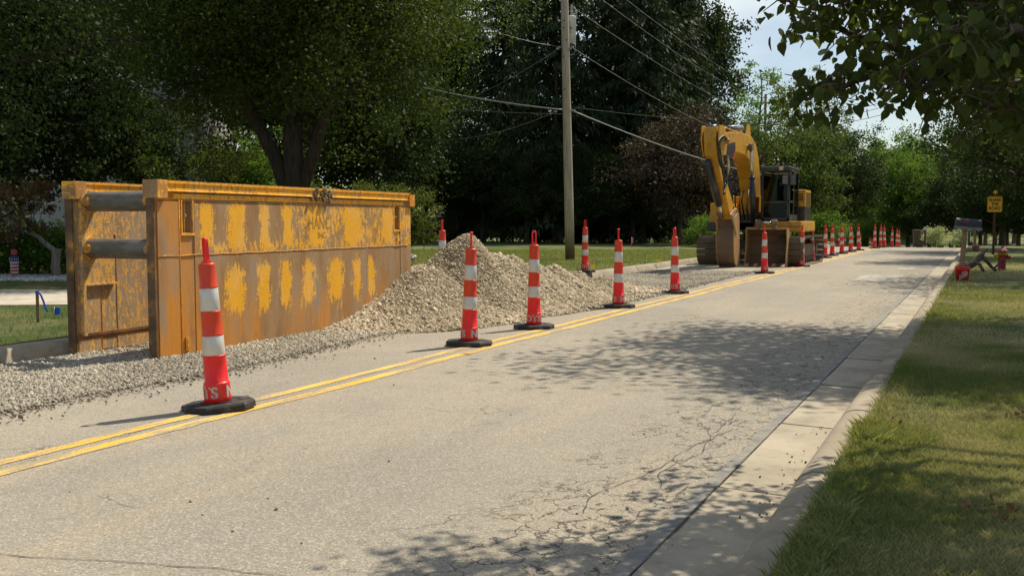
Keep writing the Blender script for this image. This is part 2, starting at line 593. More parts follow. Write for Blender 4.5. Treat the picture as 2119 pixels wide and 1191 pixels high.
kerbs(-1)

# sealant band along the gutter seam, irregular edge
ysl = [-6 + 0.22 * i for i in range(330)]
fx = lambda y, s: noise.noise(Vector((y * 1.1, s, 0))) * 0.035 + noise.noise(Vector((y * 4.1, s + 7, 0))) * 0.012
strip('seam_sealant', lambda y: -1.295 + 1.7 * fx(y, 1), lambda y: -1.222 + fx(y, 5) * 0.5, ysl, 0.006, M['seal'])
strip('seam_gap', lambda y: -1.221 + 0.15 * fx(y, 15), lambda y: -1.219 + max(0.0, 0.55 * fx(y * 0.7, 25)) + max(0, 0.3 * fx(y * 3, 28)), ysl, 0.008, M['joint'])
strip('road_patch', lambda y: -2.75 + 0.05 * math.sin(y * 3), lambda y: -1.75 + 0.04 * math.sin(y * 5), [24.5, 25.2, 26, 27, 27.6], 0.005, M['kerb_grey'])
strip('road_patch', lambda y: -2.2, lambda y: -1.75 + 0.04 * math.sin(y * 5), [31, 31.6, 32.2], 0.005, M['kerb_grey'])

# double yellow line: ragged narrow sheets
def yl(x, w, seed):
    ys = [-6 + 0.09 * i for i in range(900)]
    wob = lambda y: noise.noise(Vector((y * 0.35, seed, 2))) * 0.035
    strip('yellow_line', lambda y: x - w / 2 + wob(y) + noise.noise(Vector((y * 5, seed, 0))) * 0.018 + noise.noise(Vector((y * 17, seed, 3))) * 0.012,
          lambda y: x + w / 2 + wob(y) + noise.noise(Vector((y * 5, seed + 9, 0))) * 0.018 + noise.noise(Vector((y * 17, seed + 4, 3))) * 0.012, ys, 0.004, M['yellow_paint'])
yl(-5.12, 0.105, 1)
yl(-4.90, 0.115, 30)

# drawn cracks across the road
def crack(pts, w, name='road_crack'):
    P = [gnd(*p) for p in pts]
    out = []
    for a, b in zip(P[:-1], P[1:]):
        n = max(2, int((b - a).length / 0.05))
        for i in range(n):
            q = a.lerp(b, i / n)
            q.x += noise.noise(Vector((q.x * 6, q.y * 6, 1))) * 0.03
            q.y += noise.noise(Vector((q.x * 6, q.y * 6, 9))) * 0.03
            out.append(q)
    V = []; F = []
    for i, q in enumerate(out):
        d = (out[min(i + 1, len(out) - 1)] - out[max(0, i - 1)]).normalized()
        s = Vector((-d.y, d.x, 0)) * w * (0.35 + 0.65 * abs(noise.noise(Vector((i * 0.3, w * 50, 0))) * 2))
        V += [(q.x - s.x, q.y - s.y, 0.004), (q.x + s.x, q.y + s.y, 0.004)]
    F = [(2 * i, 2 * i + 1, 2 * i + 3, 2 * i + 2) for i in range(len(out) - 1)]
    tag(link(name, npmesh(name, V, F), M['joint']), kind='structure')
crack([(-60, 1140), (60, 1152), (200, 1160), (330, 1168), (470, 1180), (560, 1191), (640, 1196)], 0.0036)
crack([(205, 1025), (240, 1035), (262, 1048), (300, 1056)], 0.0018)
crack([(880, 842), (915, 850), (960, 853), (1010, 856)], 0.0024)
crack([(1010, 770), (1110, 776), (1200, 786), (1330, 798)], 0.0018)
crack([(1210, 1060), (1222, 1030), (1260, 1010), (1330, 985), (1390, 955), (1430, 925), (1480, 905), (1520, 885)], 0.0036)
crack([(1370, 1010), (1360, 985), (1400, 960), (1450, 940), (1470, 905), (1520, 860), (1580, 850)], 0.0036)
crack([(1480, 905), (1440, 870), (1475, 840), (1540, 820), (1600, 800)], 0.0024)
crack([(1150, 1080), (1230, 1078), (1290, 1090), (1400, 1070)], 0.0030)
crack([(1290, 1090), (1330, 1060), (1400, 1030), (1430, 1000)], 0.0024)
crack([(1580, 850), (1620, 842), (1600, 810), (1560, 800)], 0.0018)

# driveway across the left lawn
dv = [gnd(-900, 640, 0.14), gnd(520, 626, 0.14), gnd(560, 600, 0.14), gnd(-900, 597, 0.14)]
V = [(p.x, p.y, 0.142) for p in dv]
tag(link('driveway', npmesh('driveway', V, [(0, 1, 2, 3)]), M['drive']), kind='structure')

# ------------------------------------------------------------------ gravel
def stone_mat(name, a, b, c):
    t = NT(name)
    tn = t.attr()
    col = t.ramp(tn, [(0.0, a), (0.5, b), (1.0, c)])
    col = t.mix(t.math('MULTIPLY', t.noise(t.vec(), 60, 3), 0.35), col, tuple(x * 0.6 for x in b))
    return t.bsdf(col, 0.9, 0, t.bump(t.noise(t.vec(), 160, 3), 0.5, 0.004), 0.25)


M['stone_grey'] = stone_mat('grey limestone gravel', (0.19, 0.165, 0.125), (0.36, 0.315, 0.24), (0.58, 0.52, 0.41))
M['stone_tan'] = stone_mat('tan limestone gravel', (0.20, 0.16, 0.105), (0.40, 0.325, 0.215), (0.66, 0.56, 0.405))
M['stone_white'] = stone_mat('white landscaping stone', (0.35, 0.34, 0.32), (0.6, 0.59, 0.56), (0.82, 0.81, 0.78))
CUBEV = np.array([(-1, -1, -1), (1, -1, -1), (1, 1, -1), (-1, 1, -1), (-1, -1, 1), (1, -1, 1), (1, 1, 1), (-1, 1, 1)], float) * 0.5
CUBEF = np.array([(3, 2, 1, 0), (4, 5, 6, 7), (0, 1, 5, 4), (1, 2, 6, 5), (2, 3, 7, 6), (3, 0, 4, 7)])


def rotmats(n, rs):
    q = rs.normal(size=(n, 4)); q /= np.linalg.norm(q, axis=1)[:, None]
    w, x, y, z = q.T
    return np.stack([np.stack([1 - 2 * (y * y + z * z), 2 * (x * y - z * w), 2 * (x * z + y * w)], -1),
                     np.stack([2 * (x * y + z * w), 1 - 2 * (x * x + z * z), 2 * (y * z - x * w)], -1),
                     np.stack([2 * (x * z - y * w), 2 * (y * z + x * w), 1 - 2 * (x * x + y * y)], -1)], -2)


def stones(C, S, rs):
    """C (n,3) centres, S (n,) sizes -> V,F,tint of jittered blocks"""
    n = len(C)
    base = CUBEV[None] * (1 + rs.uniform(-0.38, 0.25, (n, 8, 1))) * rs.uniform(0.6, 1.15, (n, 1, 3))
    R = rotmats(n, rs)
    V = np.einsum('nij,nkj->nki', R, base) * S[:, None, None] + C[:, None, :]
    F = (CUBEF[None] + (np.arange(n) * 8)[:, None, None]).reshape(-1, 4)
    pz = 0.13 * np.sin(C[:, 0] * 2.3 + 1.7 * np.sin(C[:, 1] * 1.1)) + 0.10 * np.sin(C[:, 1] * 3.1 + 2 * np.sin(C[:, 0] * 1.7))
    tint = np.repeat(np.clip(rs.normal(0.46, 0.24, n) + pz, 0, 1), 6)
    return V.reshape(-1, 3), F, tint


def fbm(x, y, sc, seed=0.0, oct=4):
    o = np.zeros(len(x))
    for i in range(len(x)):
        a = 1.0; f = sc; v_ = 0
        for k in range(oct):
            v_ += a * noise.noise(Vector((x[i] * f, y[i] * f, seed + k * 7.3))); a *= 0.5; f *= 2
        o[i] = v_
    return o


def _rp(px, py, x):
    d = ray(px, py); k = x / d.x
    return (x, d.y * k, HC + d.z * k)


RIDGE = [_rp(966, 480, -7.30) + (0.90,), (-7.35, 12.65, 0.74, 0.95), _rp(1025, 520, -7.1) + (0.9,), _rp(1060, 532, -7.0) + (0.88,), _rp(1100, 542, -6.95) + (0.85,), _rp(1145, 551, -6.8) + (0.78,),
         _rp(1190, 562, -6.7) + (0.70,), _rp(1250, 575, -6.5) + (0.62,), _rp(1300, 590, -6.3) + (0.55,), (-8.0, 13.6, 0.70, 1.0), (-7.9, 15.4, 0.4, 1.0)]


def heap(x, y):
    h = np.zeros(len(x))
    for (a, b, H, R) in RIDGE:
        dx = x - a
        d = np.sqrt((dx * np.where(dx > 0, 1.28, 0.95)) ** 2 + ((y - b) * 0.85) ** 2 + 0.02) - 0.10
        d = np.maximum(d, 0)
        h = np.maximum(h, H * (1.09 * np.exp(-(d / R) ** 1.22) - 0.09))
    return h


def build_pile():
    rs = np.random.RandomState(4)
    xs = np.arange(-9.6, -4.6, 0.06); ys = np.arange(9.6, 19.8, 0.06)
    X, Y = np.meshgrid(xs, ys)
    x = X.ravel(); y = Y.ravel()
    h = heap(x, y)
    nz_ = fbm(x, y, 1.3, 3, 4)
    h = h + (h > 0.02) * nz_ * 0.07 * np.clip(h * 2, 0.2, 1)
    z = np.where(h > 0.012, h, -0.03)
    nx = len(xs)
    keep = h.reshape(X.shape) > 0.0
    F = []
    for j in range(len(ys) - 1):
        for i in range(nx - 1):
            if keep[j:j + 2, i:i + 2].any():
                F.append((j * nx + i, j * nx + i + 1, (j + 1) * nx + i + 1, (j + 1) * nx + i))
    F = np.array(F)
    V = np.stack([x, y, z], 1)
    # stones over it
    N = 400000
    sx_ = rs.uniform(-9.5, -4.8, N); sy_ = rs.uniform(9.8, 19.6, N)
    hh = heap(sx_, sy_)
    k = hh > rs.uniform(0.0, 0.03, N)
    sx_, sy_, hh = sx_[k], sy_[k], hh[k]
    hh = hh + fbm(sx_, sy_, 1.3, 3, 4) * 0.07 * np.clip(hh * 2, 0.2, 1)
    toe = np.clip(1 - hh / 0.5, 0, 1)
    S = np.exp(rs.normal(np.log(0.0155), 0.40, len(hh))) * (1 + 0.55 * toe * rs.uniform(0, 1, len(hh)) ** 2)
    V2, F2, T2 = stones(np.stack([sx_, sy_, hh + S * 0.15], 1), S, rs)
    VV = np.concatenate([V, V2]); FF = np.concatenate([F, F2 + len(V)])
    TT = np.concatenate([np.full(len(F), 0.4), T2])
    o = link('gravel_pile', npmesh('gravel_pile', VV, FF, TT), M['stone_tan'])
    tag(o, 'tall heap of tan crushed stone spilling against the end of the steel trench box', 'gravel pile')
build_pile()


def build_gravel():
    rs = np.random.RandomState(9)
    # bed of the trench: thin sheet with lumpy edge plus loose stones
    ys = [-2 + 0.25 * i for i in range(160)]
    edge = lambda y: (-6.42 if y < 8 else -6.42 - (y - 8) * 0.12 if y < 11 else -6.72 + min(1.1, (y - 11) * 0.17) if y < 22 else -5.62 - 0.02 * (y - 22))
    ef = lambda y: edge(y) + 0.10 * noise.noise(Vector((y * 0.8, 3, 1))) + 0.03 * noise.noise(Vector((y * 4, 3, 1)))
    strip('gravel_bed', lambda y: -8.3, ef, ys, 0.010, M['gravel_fine'], kind='stuff')
    N = 330000
    y = 3.5 + (rs.uniform(0, 1, N) ** 1.5) * 24
    x = rs.uniform(-8.5, -5.4, N)
    e = np.array([ef(v_) for v_ in y])
    out = x - e
    p = np.where(out < 0, 1.0, np.exp(-out / 0.10) * 0.5)
    gut = np.where(x < -8.2, 0.35, 1.0)
    k = rs.uniform(0, 1, N) < p * gut
    x, y = x[k], y[k]
    S = np.exp(rs.normal(np.log(0.0125), 0.38, len(x))); S = np.minimum(S, 0.032)
    V, F, T = stones(np.stack([x, y, 0.012 + S * 0.22 + 0.008 * rs.uniform(0, 1, len(x))], 1), S, rs)
    o = link('loose_gravel', npmesh('loose_gravel', V, F, T), M['stone_grey'])
    tag(o, kind='stuff')
    # crumbs on the asphalt and in the gutter
    N = 420
    x = rs.uniform(-6.3, -0.9, N); y = 3.2 + rs.uniform(0, 1, N) ** 1.6 * 22
    S = np.exp(rs.normal(np.log(0.008), 0.4, N)); S = np.minimum(S, 0.018)
    k = (x > -5.2) & (rs.uniform(0, 1, N) < 0.72)
    x, y, S = x[~k], y[~k], S[~k]
    V, F, T = stones(np.stack([x, y, S * 0.3], 1), S, rs)
    o = link('stone_crumbs', npmesh('stone_crumbs', V, F, T * 0.5), M['stone_grey'])
    tag(o, kind='stuff')
    n = 42
    x = rs.normal(-0.95, 0.06, n); y = rs.uniform(4.6, 7.0, n); S = rs.uniform(0.004, 0.010, n)
    V, F, T = stones(np.stack([x, y, S * 0.3], 1), S, rs)
    tag(link('dirt_crumbs', npmesh('dirt_crumbs', V, F, T), M['joint']), kind='stuff')


t = NT('fine gravel bed')
v = t.vec()
vo = t.t.nodes.new('ShaderNodeTexVoronoi'); t.set(vo.inputs['Vector'], v); vo.inputs['Scale'].default_value = 42
cc = t.sep(vo.outputs['Color'])[0]
col = t.ramp(cc, [(0, (0.22, 0.19, 0.14)), (0.5, (0.36, 0.31, 0.23)), (1, (0.55, 0.49, 0.38))])
M['gravel_fine'] = t.bsdf(t.mix(t.smooth(t.noise(v, 0.8, 4), 0.35, 0.65), col, (0.37, 0.32, 0.235)), 0.95, 0, t.bump(vo.outputs['Distance'], 0.8, 0.02), 0.2)
build_gravel()

# ------------------------------------------------------------------ trench box
BOXL = 5.3
pxu = lambda px: (9.94 * 1610 / (1925 - px) - 9.94) / math.cos(math.radians(22.8))


def steel_mat(name, low, up, base_shift=0.0, amount=1.0, seedloc=(0, 0, 0), orange=(1.2, 0.0), fade=0.0):
    """worn yellow paint over rusty steel; low/up = lists of (centre, halfwidth) stripes along y"""
    t = NT(name)
    v = t.vec(loc=seedloc)
    s = t.sep(t.tc.outputs['Object'])
    u, z = s[1], s[2]
    warp = t.math('MULTIPLY', t.math('SUBTRACT', t.noise(t.vec((1, 6, 1.2), seedloc), 2.2, 5, 0.7), 0.5), 0.22)
    warp2 = t.math('MULTIPLY', t.math('SUBTRACT', t.noise(t.vec((1, 30, 2.0), seedloc), 2.0, 4, 0.7), 0.5), 0.35)
    warp3 = t.math('MULTIPLY', t.math('SUBTRACT', t.noise(t.vec((1, 1.3, 22), seedloc), 2.4, 4, 0.7), 0.5), 0.13)
    un = t.math('DIVIDE', t.math('ADD', t.math('ADD', u, warp3), warp), BOXL)
    zz = t.math('ADD', z, warp2)

    def stripes(lst):
        st = []
        for c, w in lst:
            st += [(max(0.001, (c - w - 0.10)) / BOXL, 0.0), ((c - w * 0.25) / BOXL, 1.0), ((c + w * 0.25) / BOXL, 1.0), ((c + w + 0.10) / BOXL, 0.0)]
        st = sorted(st, key=lambda q: q[0])
        assert len(st) <= 32
        return t.ramp(un, st)
    mask = None
    if low:
        a = t.math('MULTIPLY', stripes(low), t.math('MULTIPLY', t.smooth(zz, 0.22, 0.52), t.smooth(zz, 1.03, 0.80)))
        mask = a
    if up:
        b = t.math('MULTIPLY', stripes(up), t.math('MULTIPLY', t.smooth(zz, 1.0, 1.16), t.smooth(zz, 1.68, 1.50)))
        b = t.math('MAXIMUM', b, t.math('MULTIPLY', t.math('MULTIPLY', t.smooth(zz, 1.02, 1.08), t.smooth(zz, 1.64, 1.56)), t.math('MULTIPLY', t.smooth(u, 1.6, 2.6), 0.50)))
        b = t.math('MAXIMUM', b, t.math('MULTIPLY', t.math('MULTIPLY', t.smooth(zz, 1.02, 1.06), t.smooth(zz, 1.20, 1.12)), t.math('MULTIPLY', t.smooth(u, 0.7, 0.95), 0.55)))
        mask = b if mask is None else t.math('MAXIMUM', mask, b)
    sc_ = t.noise(t.vec((1, 7, 2.4), seedloc), 3.2, 10, 0.74)
    sc3 = t.noise(t.vec((1, 3, 3), seedloc, (0.5, 0, 0)), 9, 6, 0.72, 1.5)
    lo_ = t.noise(t.vec((1, 2.2, 2.2), (7, 7, 7)), 1.9, 3, 0.6)
    if mask is None:
        val = t.math('ADD', t.math('MULTIPLY', sc_, 0.6), t.math('MULTIPLY', sc3, 0.4))
        paint = t.smooth(val, 0.58 - 0.1 * amount, 0.60 - 0.1 * amount)
    else:
        val = t.math('ADD', t.math('MULTIPLY', mask, 0.85), t.math('ADD', t.math('MULTIPLY', t.math('SUBTRACT', sc_, 0.5), 2.2), t.math('ADD', t.math('MULTIPLY', t.math('SUBTRACT', lo_, 0.5), 0.9), t.math('MULTIPLY', t.math('SUBTRACT', sc3, 0.5), 1.1))))
        paint = t.smooth(val, 0.40, 0.47)
    # scratch network inside the paint
    wv = t.noise(t.vec((1, 7, 3), seedloc, (0.25, 0, 0)), 8, 8, 0.75, 2.5)
    paint = t.math('MULTIPLY', paint, t.math('SUBTRACT', 1.0, t.math('MULTIPLY', t.smooth(t.math('ABSOLUTE', t.math('SUBTRACT', wv, 0.5)), 0.028, 0.006), 0.85)))
    rn = t.noise(t.vec((1, 2.6, 0.8), seedloc), 1.6, 5, 0.6)
    rust = t.ramp(rn, [(0.25, (0.19, 0.115, 0.058)), (0.42, (0.31, 0.170, 0.066)), (0.55, (0.35, 0.215, 0.105)), (0.72, (0.29, 0.245, 0.18))])
    ora = t.math('MULTIPLY', t.smooth(t.noise(t.vec((1, 3.0, 0.7), (3, 1, 2)), 1.1, 4, 0.6), 0.40, 0.66),
                 t.math('ADD', t.smooth(u, orange[0], orange[1]), t.math('MULTIPLY', t.smooth(z, 0.85, 0.05), 0.95)), clamp=True)
    rust = t.mix(ora, rust, (0.58, 0.22, 0.018))
    rust = t.mix(t.math('MULTIPLY', t.smooth(t.noise(v, 3.1, 6, 0.7), 0.58, 0.74), 0.55), rust, (0.38, 0.10, 0.025))
    rust = t.mix(t.math('MULTIPLY', t.smooth(t.noise(t.vec((1, 12, 0.8)), 2, 5, 0.7), 0.52, 0.72), 0.35), rust, (0.16, 0.12, 0.085))
    rust = t.mix(t.math('MULTIPLY', t.smooth(t.noise(v, 38, 5, 0.7), 0.5, 0.75), 0.35), rust, (0.10, 0.07, 0.04))
    if fade > 0:
        rust = t.mix(0.62 * fade, rust, t.ramp(t.noise(t.vec((1, 2, 1), (9, 1, 3)), 2.4, 6, 0.65), [(0.3, (0.27, 0.20, 0.13)), (0.7, (0.46, 0.38, 0.27))]))
    faded = t.math('MAXIMUM', t.smooth(t.noise(t.vec((1, 1.2, 0.8), seedloc), 2.0, 3), 0.46, 0.6), fade)
    ycol = t.mix(t.math('MULTIPLY', faded, 0.75), (1.0, 0.48, 0.004), (0.95, 0.52, 0.10))
    ycol = t.mix(t.math('MULTIPLY', t.noise(v, 22, 5, 0.7), 0.18), ycol, (0.40, 0.20, 0.03))
    col = t.mix(paint, rust, ycol)
    h = t.math('ADD', t.math('MULTIPLY', paint, 0.5), t.math('MULTIPLY', t.noise(v, 30, 5, 0.7), 0.5))
    rg = t.mix(paint, (0.72, 0.72, 0.72), (0.42, 0.42, 0.42))
    return t.bsdf(col, t.sep(rg)[0], 0.0, t.bump(h, 0.35, 0.006), 0.45)


lowp = [(pxu(a), (pxu(a + w) - pxu(a - w)) / 2) for a, w in [(424, 5), (478, 20), (541, 16), (583, 18), (630, 17), (690, 17), (733, 12), (759, 9)]]
upp = [(pxu(a), (pxu(a + w) - pxu(a - w)) / 2) for a, w in [(421, 17), (486, 27), (543, 22), (590, 25), (652, 38), (722, 38), (797, 14)]]
M['steel_out'] = steel_mat('worn yellow steel outside', lowp + [], upp)
M['steel_in'] = steel_mat('worn yellow steel inside', [], [], amount=0.62, seedloc=(3, 4, 5), orange=(-0.2, -0.9), fade=0.95)
M['steel_gusset'] = steel_mat('worn yellow gusset', [], [], amount=0.9, seedloc=(2, 4, 9), orange=(-0.2, -0.9), fade=1.0)
M['steel_rail'] = steel_mat('worn yellow rail', [], [], amount=1.25, seedloc=(1, 7, 2), orange=(0.0, 0.01))
M['steel_rust'] = steel_mat('rusty steel', [], [], amount=-0.6, seedloc=(1, 2, 8), orange=(6.0, -3.0))
M['steel_end'] = plain('dark brown end plate', (0.15, 0.085, 0.040), 0.8, var=0.5, scale=4, bump=0.3, dirt=(0.62, 0.30, 0.02))
M['steel_shoe'] = plain('dark rusty shoe steel', (0.19, 0.085, 0.030), 0.75, var=0.45, scale=5, bump=0.3, dirt=(0.30, 0.14, 0.03))
M['steel_dark'] = steel_mat('dark lining steel', [], [], amount=-0.2, seedloc=(5, 2, 4), orange=(-0.2, -0.9))
M['steel_edge'] = steel_mat('dark rusty edge', [], [], amount=0.55, seedloc=(5, 2, 1), orange=(0.0, 0.01))
t = NT('weathered blue grey pipe')
v = t.vec()
pc = t.ramp(t.noise(t.vec((0.6, 2, 2)), 5, 7, 0.7), [(0.3, (0.085, 0.065, 0.045)), (0.48, (0.140, 0.125, 0.105)), (0.62, (0.21, 0.19, 0.155)), (0.75, (0.20, 0.11, 0.05))])
M['pipe'] = t.bsdf(pc, 0.62, 0.25, t.bump(t.noise(v, 60, 5, 0.7), 0.4, 0.005))
M['dirt'] = plain('dried mud', (0.20, 0.14, 0.075), 0.95, var=0.4, scale=30, bump=0.8)
M['mark'] = plain('faded stencil mark', (0.36, 0.20, 0.05), 0.8, var=0.6, scale=60)
M['mark_y'] = plain('yellow paint mark', (0.80, 0.45, 0.10), 0.7, var=0.3, scale=40)


def text_mesh(body, size, extr=0.001, align='CENTER', bold=0.0, spacing=1.0):
    cu = bpy.data.curves.new('txt', 'FONT')
    cu.body = body; cu.size = size; cu.extrude = extr; cu.align_x = align; cu.align_y = 'CENTER'; cu.offset = bold
    cu.space_character = spacing
    cu.resolution_u = 3
    o = bpy.data.objects.new('txt', cu); COL.objects.link(o)
    dg = bpy.context.evaluated_depsgraph_get()
    me = bpy.data.meshes.new_from_object(o.evaluated_get(dg))
    bpy.data.objects.remove(o); bpy.data.curves.remove(cu)
    return me


def text_obj(name, body, size, mat, parent, M4, extr=0.0012, bold=0.0, spacing=1.0):
    me = text_mesh(body, size, extr, 'CENTER', bold, spacing)
    me.transform(M4); me.materials.clear(); me.update()
    return link(name, me, mat, parent)


def trench_box():
    root = thing('trench_box', (-7.44, 7.47, 0.0), math.radians(2.4),
                 'long steel trench shoring box with scraped yellow paint and two pipe spreaders', 'trench box')
    T = 0.10
    H = 1.80

    def panel(w0, outer):
        """panel whose outer face is at x=w0 (+x outward for the road side)"""
        mo = M['steel_out'] if outer else M['steel_in']
        b = MB()
        x0, x1 = w0 - T, w0
        xc = (x0 + x1) / 2
        hz0, hz1 = 1.28, 1.605
        holes = [(0.39, 0.545), (4.80, 4.955)]
        # body around the pockets
        b.prism([(0.0, 0.0 + 0.0), (BOXL, 0.0), (BOXL, hz0), (0.0, hz0)], x0 + 0.012, x1 - 0.012)
        b.box((xc, 0.195, (hz0 + hz1) / 2), (T - 0.024, 0.39, hz1 - hz0))
        b.box((xc, (0.545 + 4.80) / 2, (hz0 + hz1) / 2), (T - 0.024, 4.80 - 0.545, hz1 - hz0))
        b.box((xc, (4.955 + BOXL) / 2, (hz0 + hz1) / 2), (T - 0.024, BOXL - 4.955, hz1 - hz0))
        b.box((xc, BOXL / 2, (hz1 + 1.70) / 2), (T - 0.024, BOXL, 1.70 - hz1))
        core = b.build('side_panel', mo, root, 0.003)
        core['label'] = 'road-side wall with vertical scraped yellow patches' if outer else 'far wall seen from inside with peeling paint'
        # face plates
        for face in (1, -1):
            fx_ = x1 - 0.012 if face > 0 else x0 + 0.012
            def plate(ua, ub, za, zb, th=0.012):
                q = MB()
                q.box((fx_ + face * th / 2, (ua + ub) / 2, (za + zb) / 2), (th, ub - ua, zb - za))
                return q
            mm = M['steel_out'] if (face > 0 and outer) else M['steel_in']
            p = plate(0.03, 0.34, 0.02, 1.045, 0.013)
            q2 = plate(0.03, 0.34, 1.055, 1.60, 0.013)
            p.add(q2.v, q2.f)
            p.build('end_plate', M['steel_rust'] if (outer and face > 0) else mm, core, 0.003)
            p = plate(0.57, 4.78, 0.02, 1.042, 0.014)
            q2 = plate(0.57, 4.78, 1.052, 1.585, 0.014)
            p.add(q2.v, q2.f)
            q2 = plate(0.35, 0.565, 0.03, 1.042, 0.008); p.add(q2.v, q2.f)
            q2 = plate(4.785, 4.96, 0.03, 1.042, 0.008); p.add(q2.v, q2.f)
            q2 = plate(4.97, BOXL - 0.02, 0.02, 1.042, 0.013); p.add(q2.v, q2.f)
            q2 = plate(4.97, BOXL - 0.02, 1.052, 1.60, 0.013); p.add(q2.v, q2.f)
            p.build('face_plate', mm, core, 0.003)
            # weld line and pocket frames
            f = MB()
            pts = [(fx_ + face * 0.014, 0.02 + i * 0.12, 1.048 + 0.003 * math.sin(i * 1.7)) for i in range(int(BOXL / 0.12))]
            f.tube(pts, 0.0075, 6)
            f.tube([(fx_ + face * 0.013, 0.345, 0.02), (fx_ + face * 0.013, 0.345, 1.66)], 0.006, 6)
            f.build('weld_seam', M['steel_edge'], core)
            for (ha, hb) in holes:
                f = MB()
                f.box((fx_ + face * 0.006, (ha + hb) / 2, hz0 - 0.016), (0.03, hb - ha + 0.05, 0.024))
                f.box((fx_ + face * 0.006, ha - 0.008, (hz0 + hz1) / 2 + 0.01), (0.022, 0.014, hz1 - hz0 + 0.02))
                f.box((fx_ + face * 0.006, hb + 0.008, (hz0 + hz1) / 2 + 0.01), (0.022, 0.014, hz1 - hz0 + 0.02))
                f.build('pocket_frame', M['steel_rail'], core, 0.002)
        # pocket inside: dark inner box
        for (ha, hb) in holes:
            f = MB()
            f.box((xc, hb - 0.006, (hz0 + hz1) / 2), (T - 0.03, 0.008, hz1 - hz0 - 0.004))
            if ha > 1 or outer:
                f.box((x0 + 0.02, (ha + hb) / 2 - 0.02, (hz0 + hz1) / 2), (0.008, (hb - ha) * 0.75, hz1 - hz0 - 0.01))
            f.tube([(x0 + 0.02, (ha + hb) / 2, 1.46), (x1 - 0.02, (ha + hb) / 2, 1.46)], 0.017, 8)
            f.build('pocket_lining', M['steel_dark'], core)
        # top rail: channel with lips
        r = MB()
        r.prism([(x0 - 0.035, 1.70), (x1 + 0.03, 1.70), (x1 + 0.03, 1.712), (x1 + 0.018, 1.716), (x1 + 0.018, 1.775), (x1 + 0.032, 1.782), (x1 + 0.032, H), (x0 - 0.035, H)], 0.14, BOXL - 0.12, 'y')
        r.box((xc, BOXL / 2, 1.655), (T + 0.02, BOXL - 0.5, 0.05))
        r.build('top_rail', M['steel_rail'], core, 0.003)
        # thin strap on top
        r = MB()
        for i in range(7):
            a = 0.05 + i * 0.745
            r.box((xc, a + 0.36, H + 0.006), (T + 0.05, 0.72, 0.010))
        r.build('cap_strip', M['steel_edge'], core, 0.002)
        # end blocks (square stub of the rail) and end post
        e = MB()
        e.bbox((xc, 0.065, 1.72), (T + 0.09, 0.15, 0.185), 0.008)
        e.build('rail_end', M['steel_edge'], core)
        e = MB()
        e.bbox((xc, BOXL - 0.03, 1.70), (T + 0.08, 0.16, 0.17), 0.008)
        e.build('rail_end', M['steel_edge'], core)
        e = MB()
        e.prism([(x0 + 0.004, 0.10), (x0 + 0.075, -0.02), (x1 + 0.002, -0.02), (x1 + 0.002, 1.63), (x0 + 0.004, 1.63)], -0.022, 0.0, 'y')
        e.build('end_edge', M['steel_end'], core, 0.003)
        # bottom shoe
        e = MB()
        ins = -1 if outer else 1
        if outer:
            e.prism([(x0 + 0.0, 0.20), (x0 - 0.012, 0.19), (x1 - 0.03, -0.02), (x1 - 0.005, -0.02), (x1 - 0.005, 0.012), (x0 + 0.01, 0.20)], 0.0, BOXL, 'y')
        else:
            e.prism([(x1 + 0.016, 0.22), (x1 + 0.016, 0.19), (x0 + 0.03, -0.02), (x0 + 0.0, -0.02), (x0 + 0.005, 0.2), (x1 - 0.01, 0.22)], 0.0, BOXL, 'y')
        e.build('cutting_shoe', M['steel_shoe'], core, 0.002)
        if outer:
            e = MB(); e.prism([(0.40, 0.06), (0.46, 0.06), (0.46, 0.20), (0.40, 0.20)], x1 + 0.0, x1 + 0.012)
            e.prism([(0.415, 0.085), (0.445, 0.085), (0.445, 0.175), (0.415, 0.175)], x1 + 0.010, x1 + 0.016)
            e.build('slot_plate', M['steel_edge'], core, 0.002)
        return core
    po = panel(0.0, True)
    pi = panel(-1.08, False)
    # gusset plates on the inside of the far wall
    g = MB()
    xi = -1.08
    g.prism([(0.10, 0.74), (0.52, 0.74), (0.52, 1.25), (0.56, 1.25), (0.56, 1.64), (0.10, 1.64)], xi + 0.002, xi + 0.022)
    g.prism([(0.09, 0.72), (0.54, 0.72), (0.54, 0.74), (0.09, 0.74)], xi + 0.002, xi + 0.045)
    g.prism([(0.06, 0.20), (0.10, 0.20), (0.10, 1.66), (0.06, 1.66)], xi + 0.002, xi + 0.05)
    g.build('gusset_plate', M['steel_gusset'], pi, 0.003)
    # socket collars, pipes, pins
    for (yy, zz) in ((0.19, 1.605), (0.19, 1.115), (BOXL - 0.25, 1.605), (BOXL - 0.25, 1.115)):
        p = MB()
        n = 16
        L0, L1 = xi + 0.025, -T - 0.004
        pts = [(L0, yy, zz), (L0 + 0.02, yy, zz), (L1 - 0.02, yy, zz), (L1, yy, zz)]
        p.tube(pts, [0.092, 0.104, 0.104, 0.10], 28)
        pipe = p.build('spreader_pipe', M['pipe'], root)
        for xx in (L0 + 0.07, L1 - 0.07):
            q = MB()
            q.tube([(xx, yy - 0.125, zz), (xx, yy + 0.125, zz)], 0.046, 14)
            q.tube([(xx, yy - 0.135, zz), (xx, yy - 0.12, zz)], 0.014, 8)
            q.build('pin', M['steel_edge'], pipe)
        q = MB(); q.tube([(xi + 0.02, yy, zz), (xi + 0.05, yy, zz)], 0.125, 24)
        q.build('socket_collar', M['steel_rail'], pipe)
        q = MB(); q.tube([(-T - 0.03, yy, zz), (-T - 0.002, yy, zz)], 0.12, 24)
        q.build('socket_collar', M['steel_rail'], pipe)
    # mud lumps hanging on the rail
    q = MB(); r2 = random.Random(3)
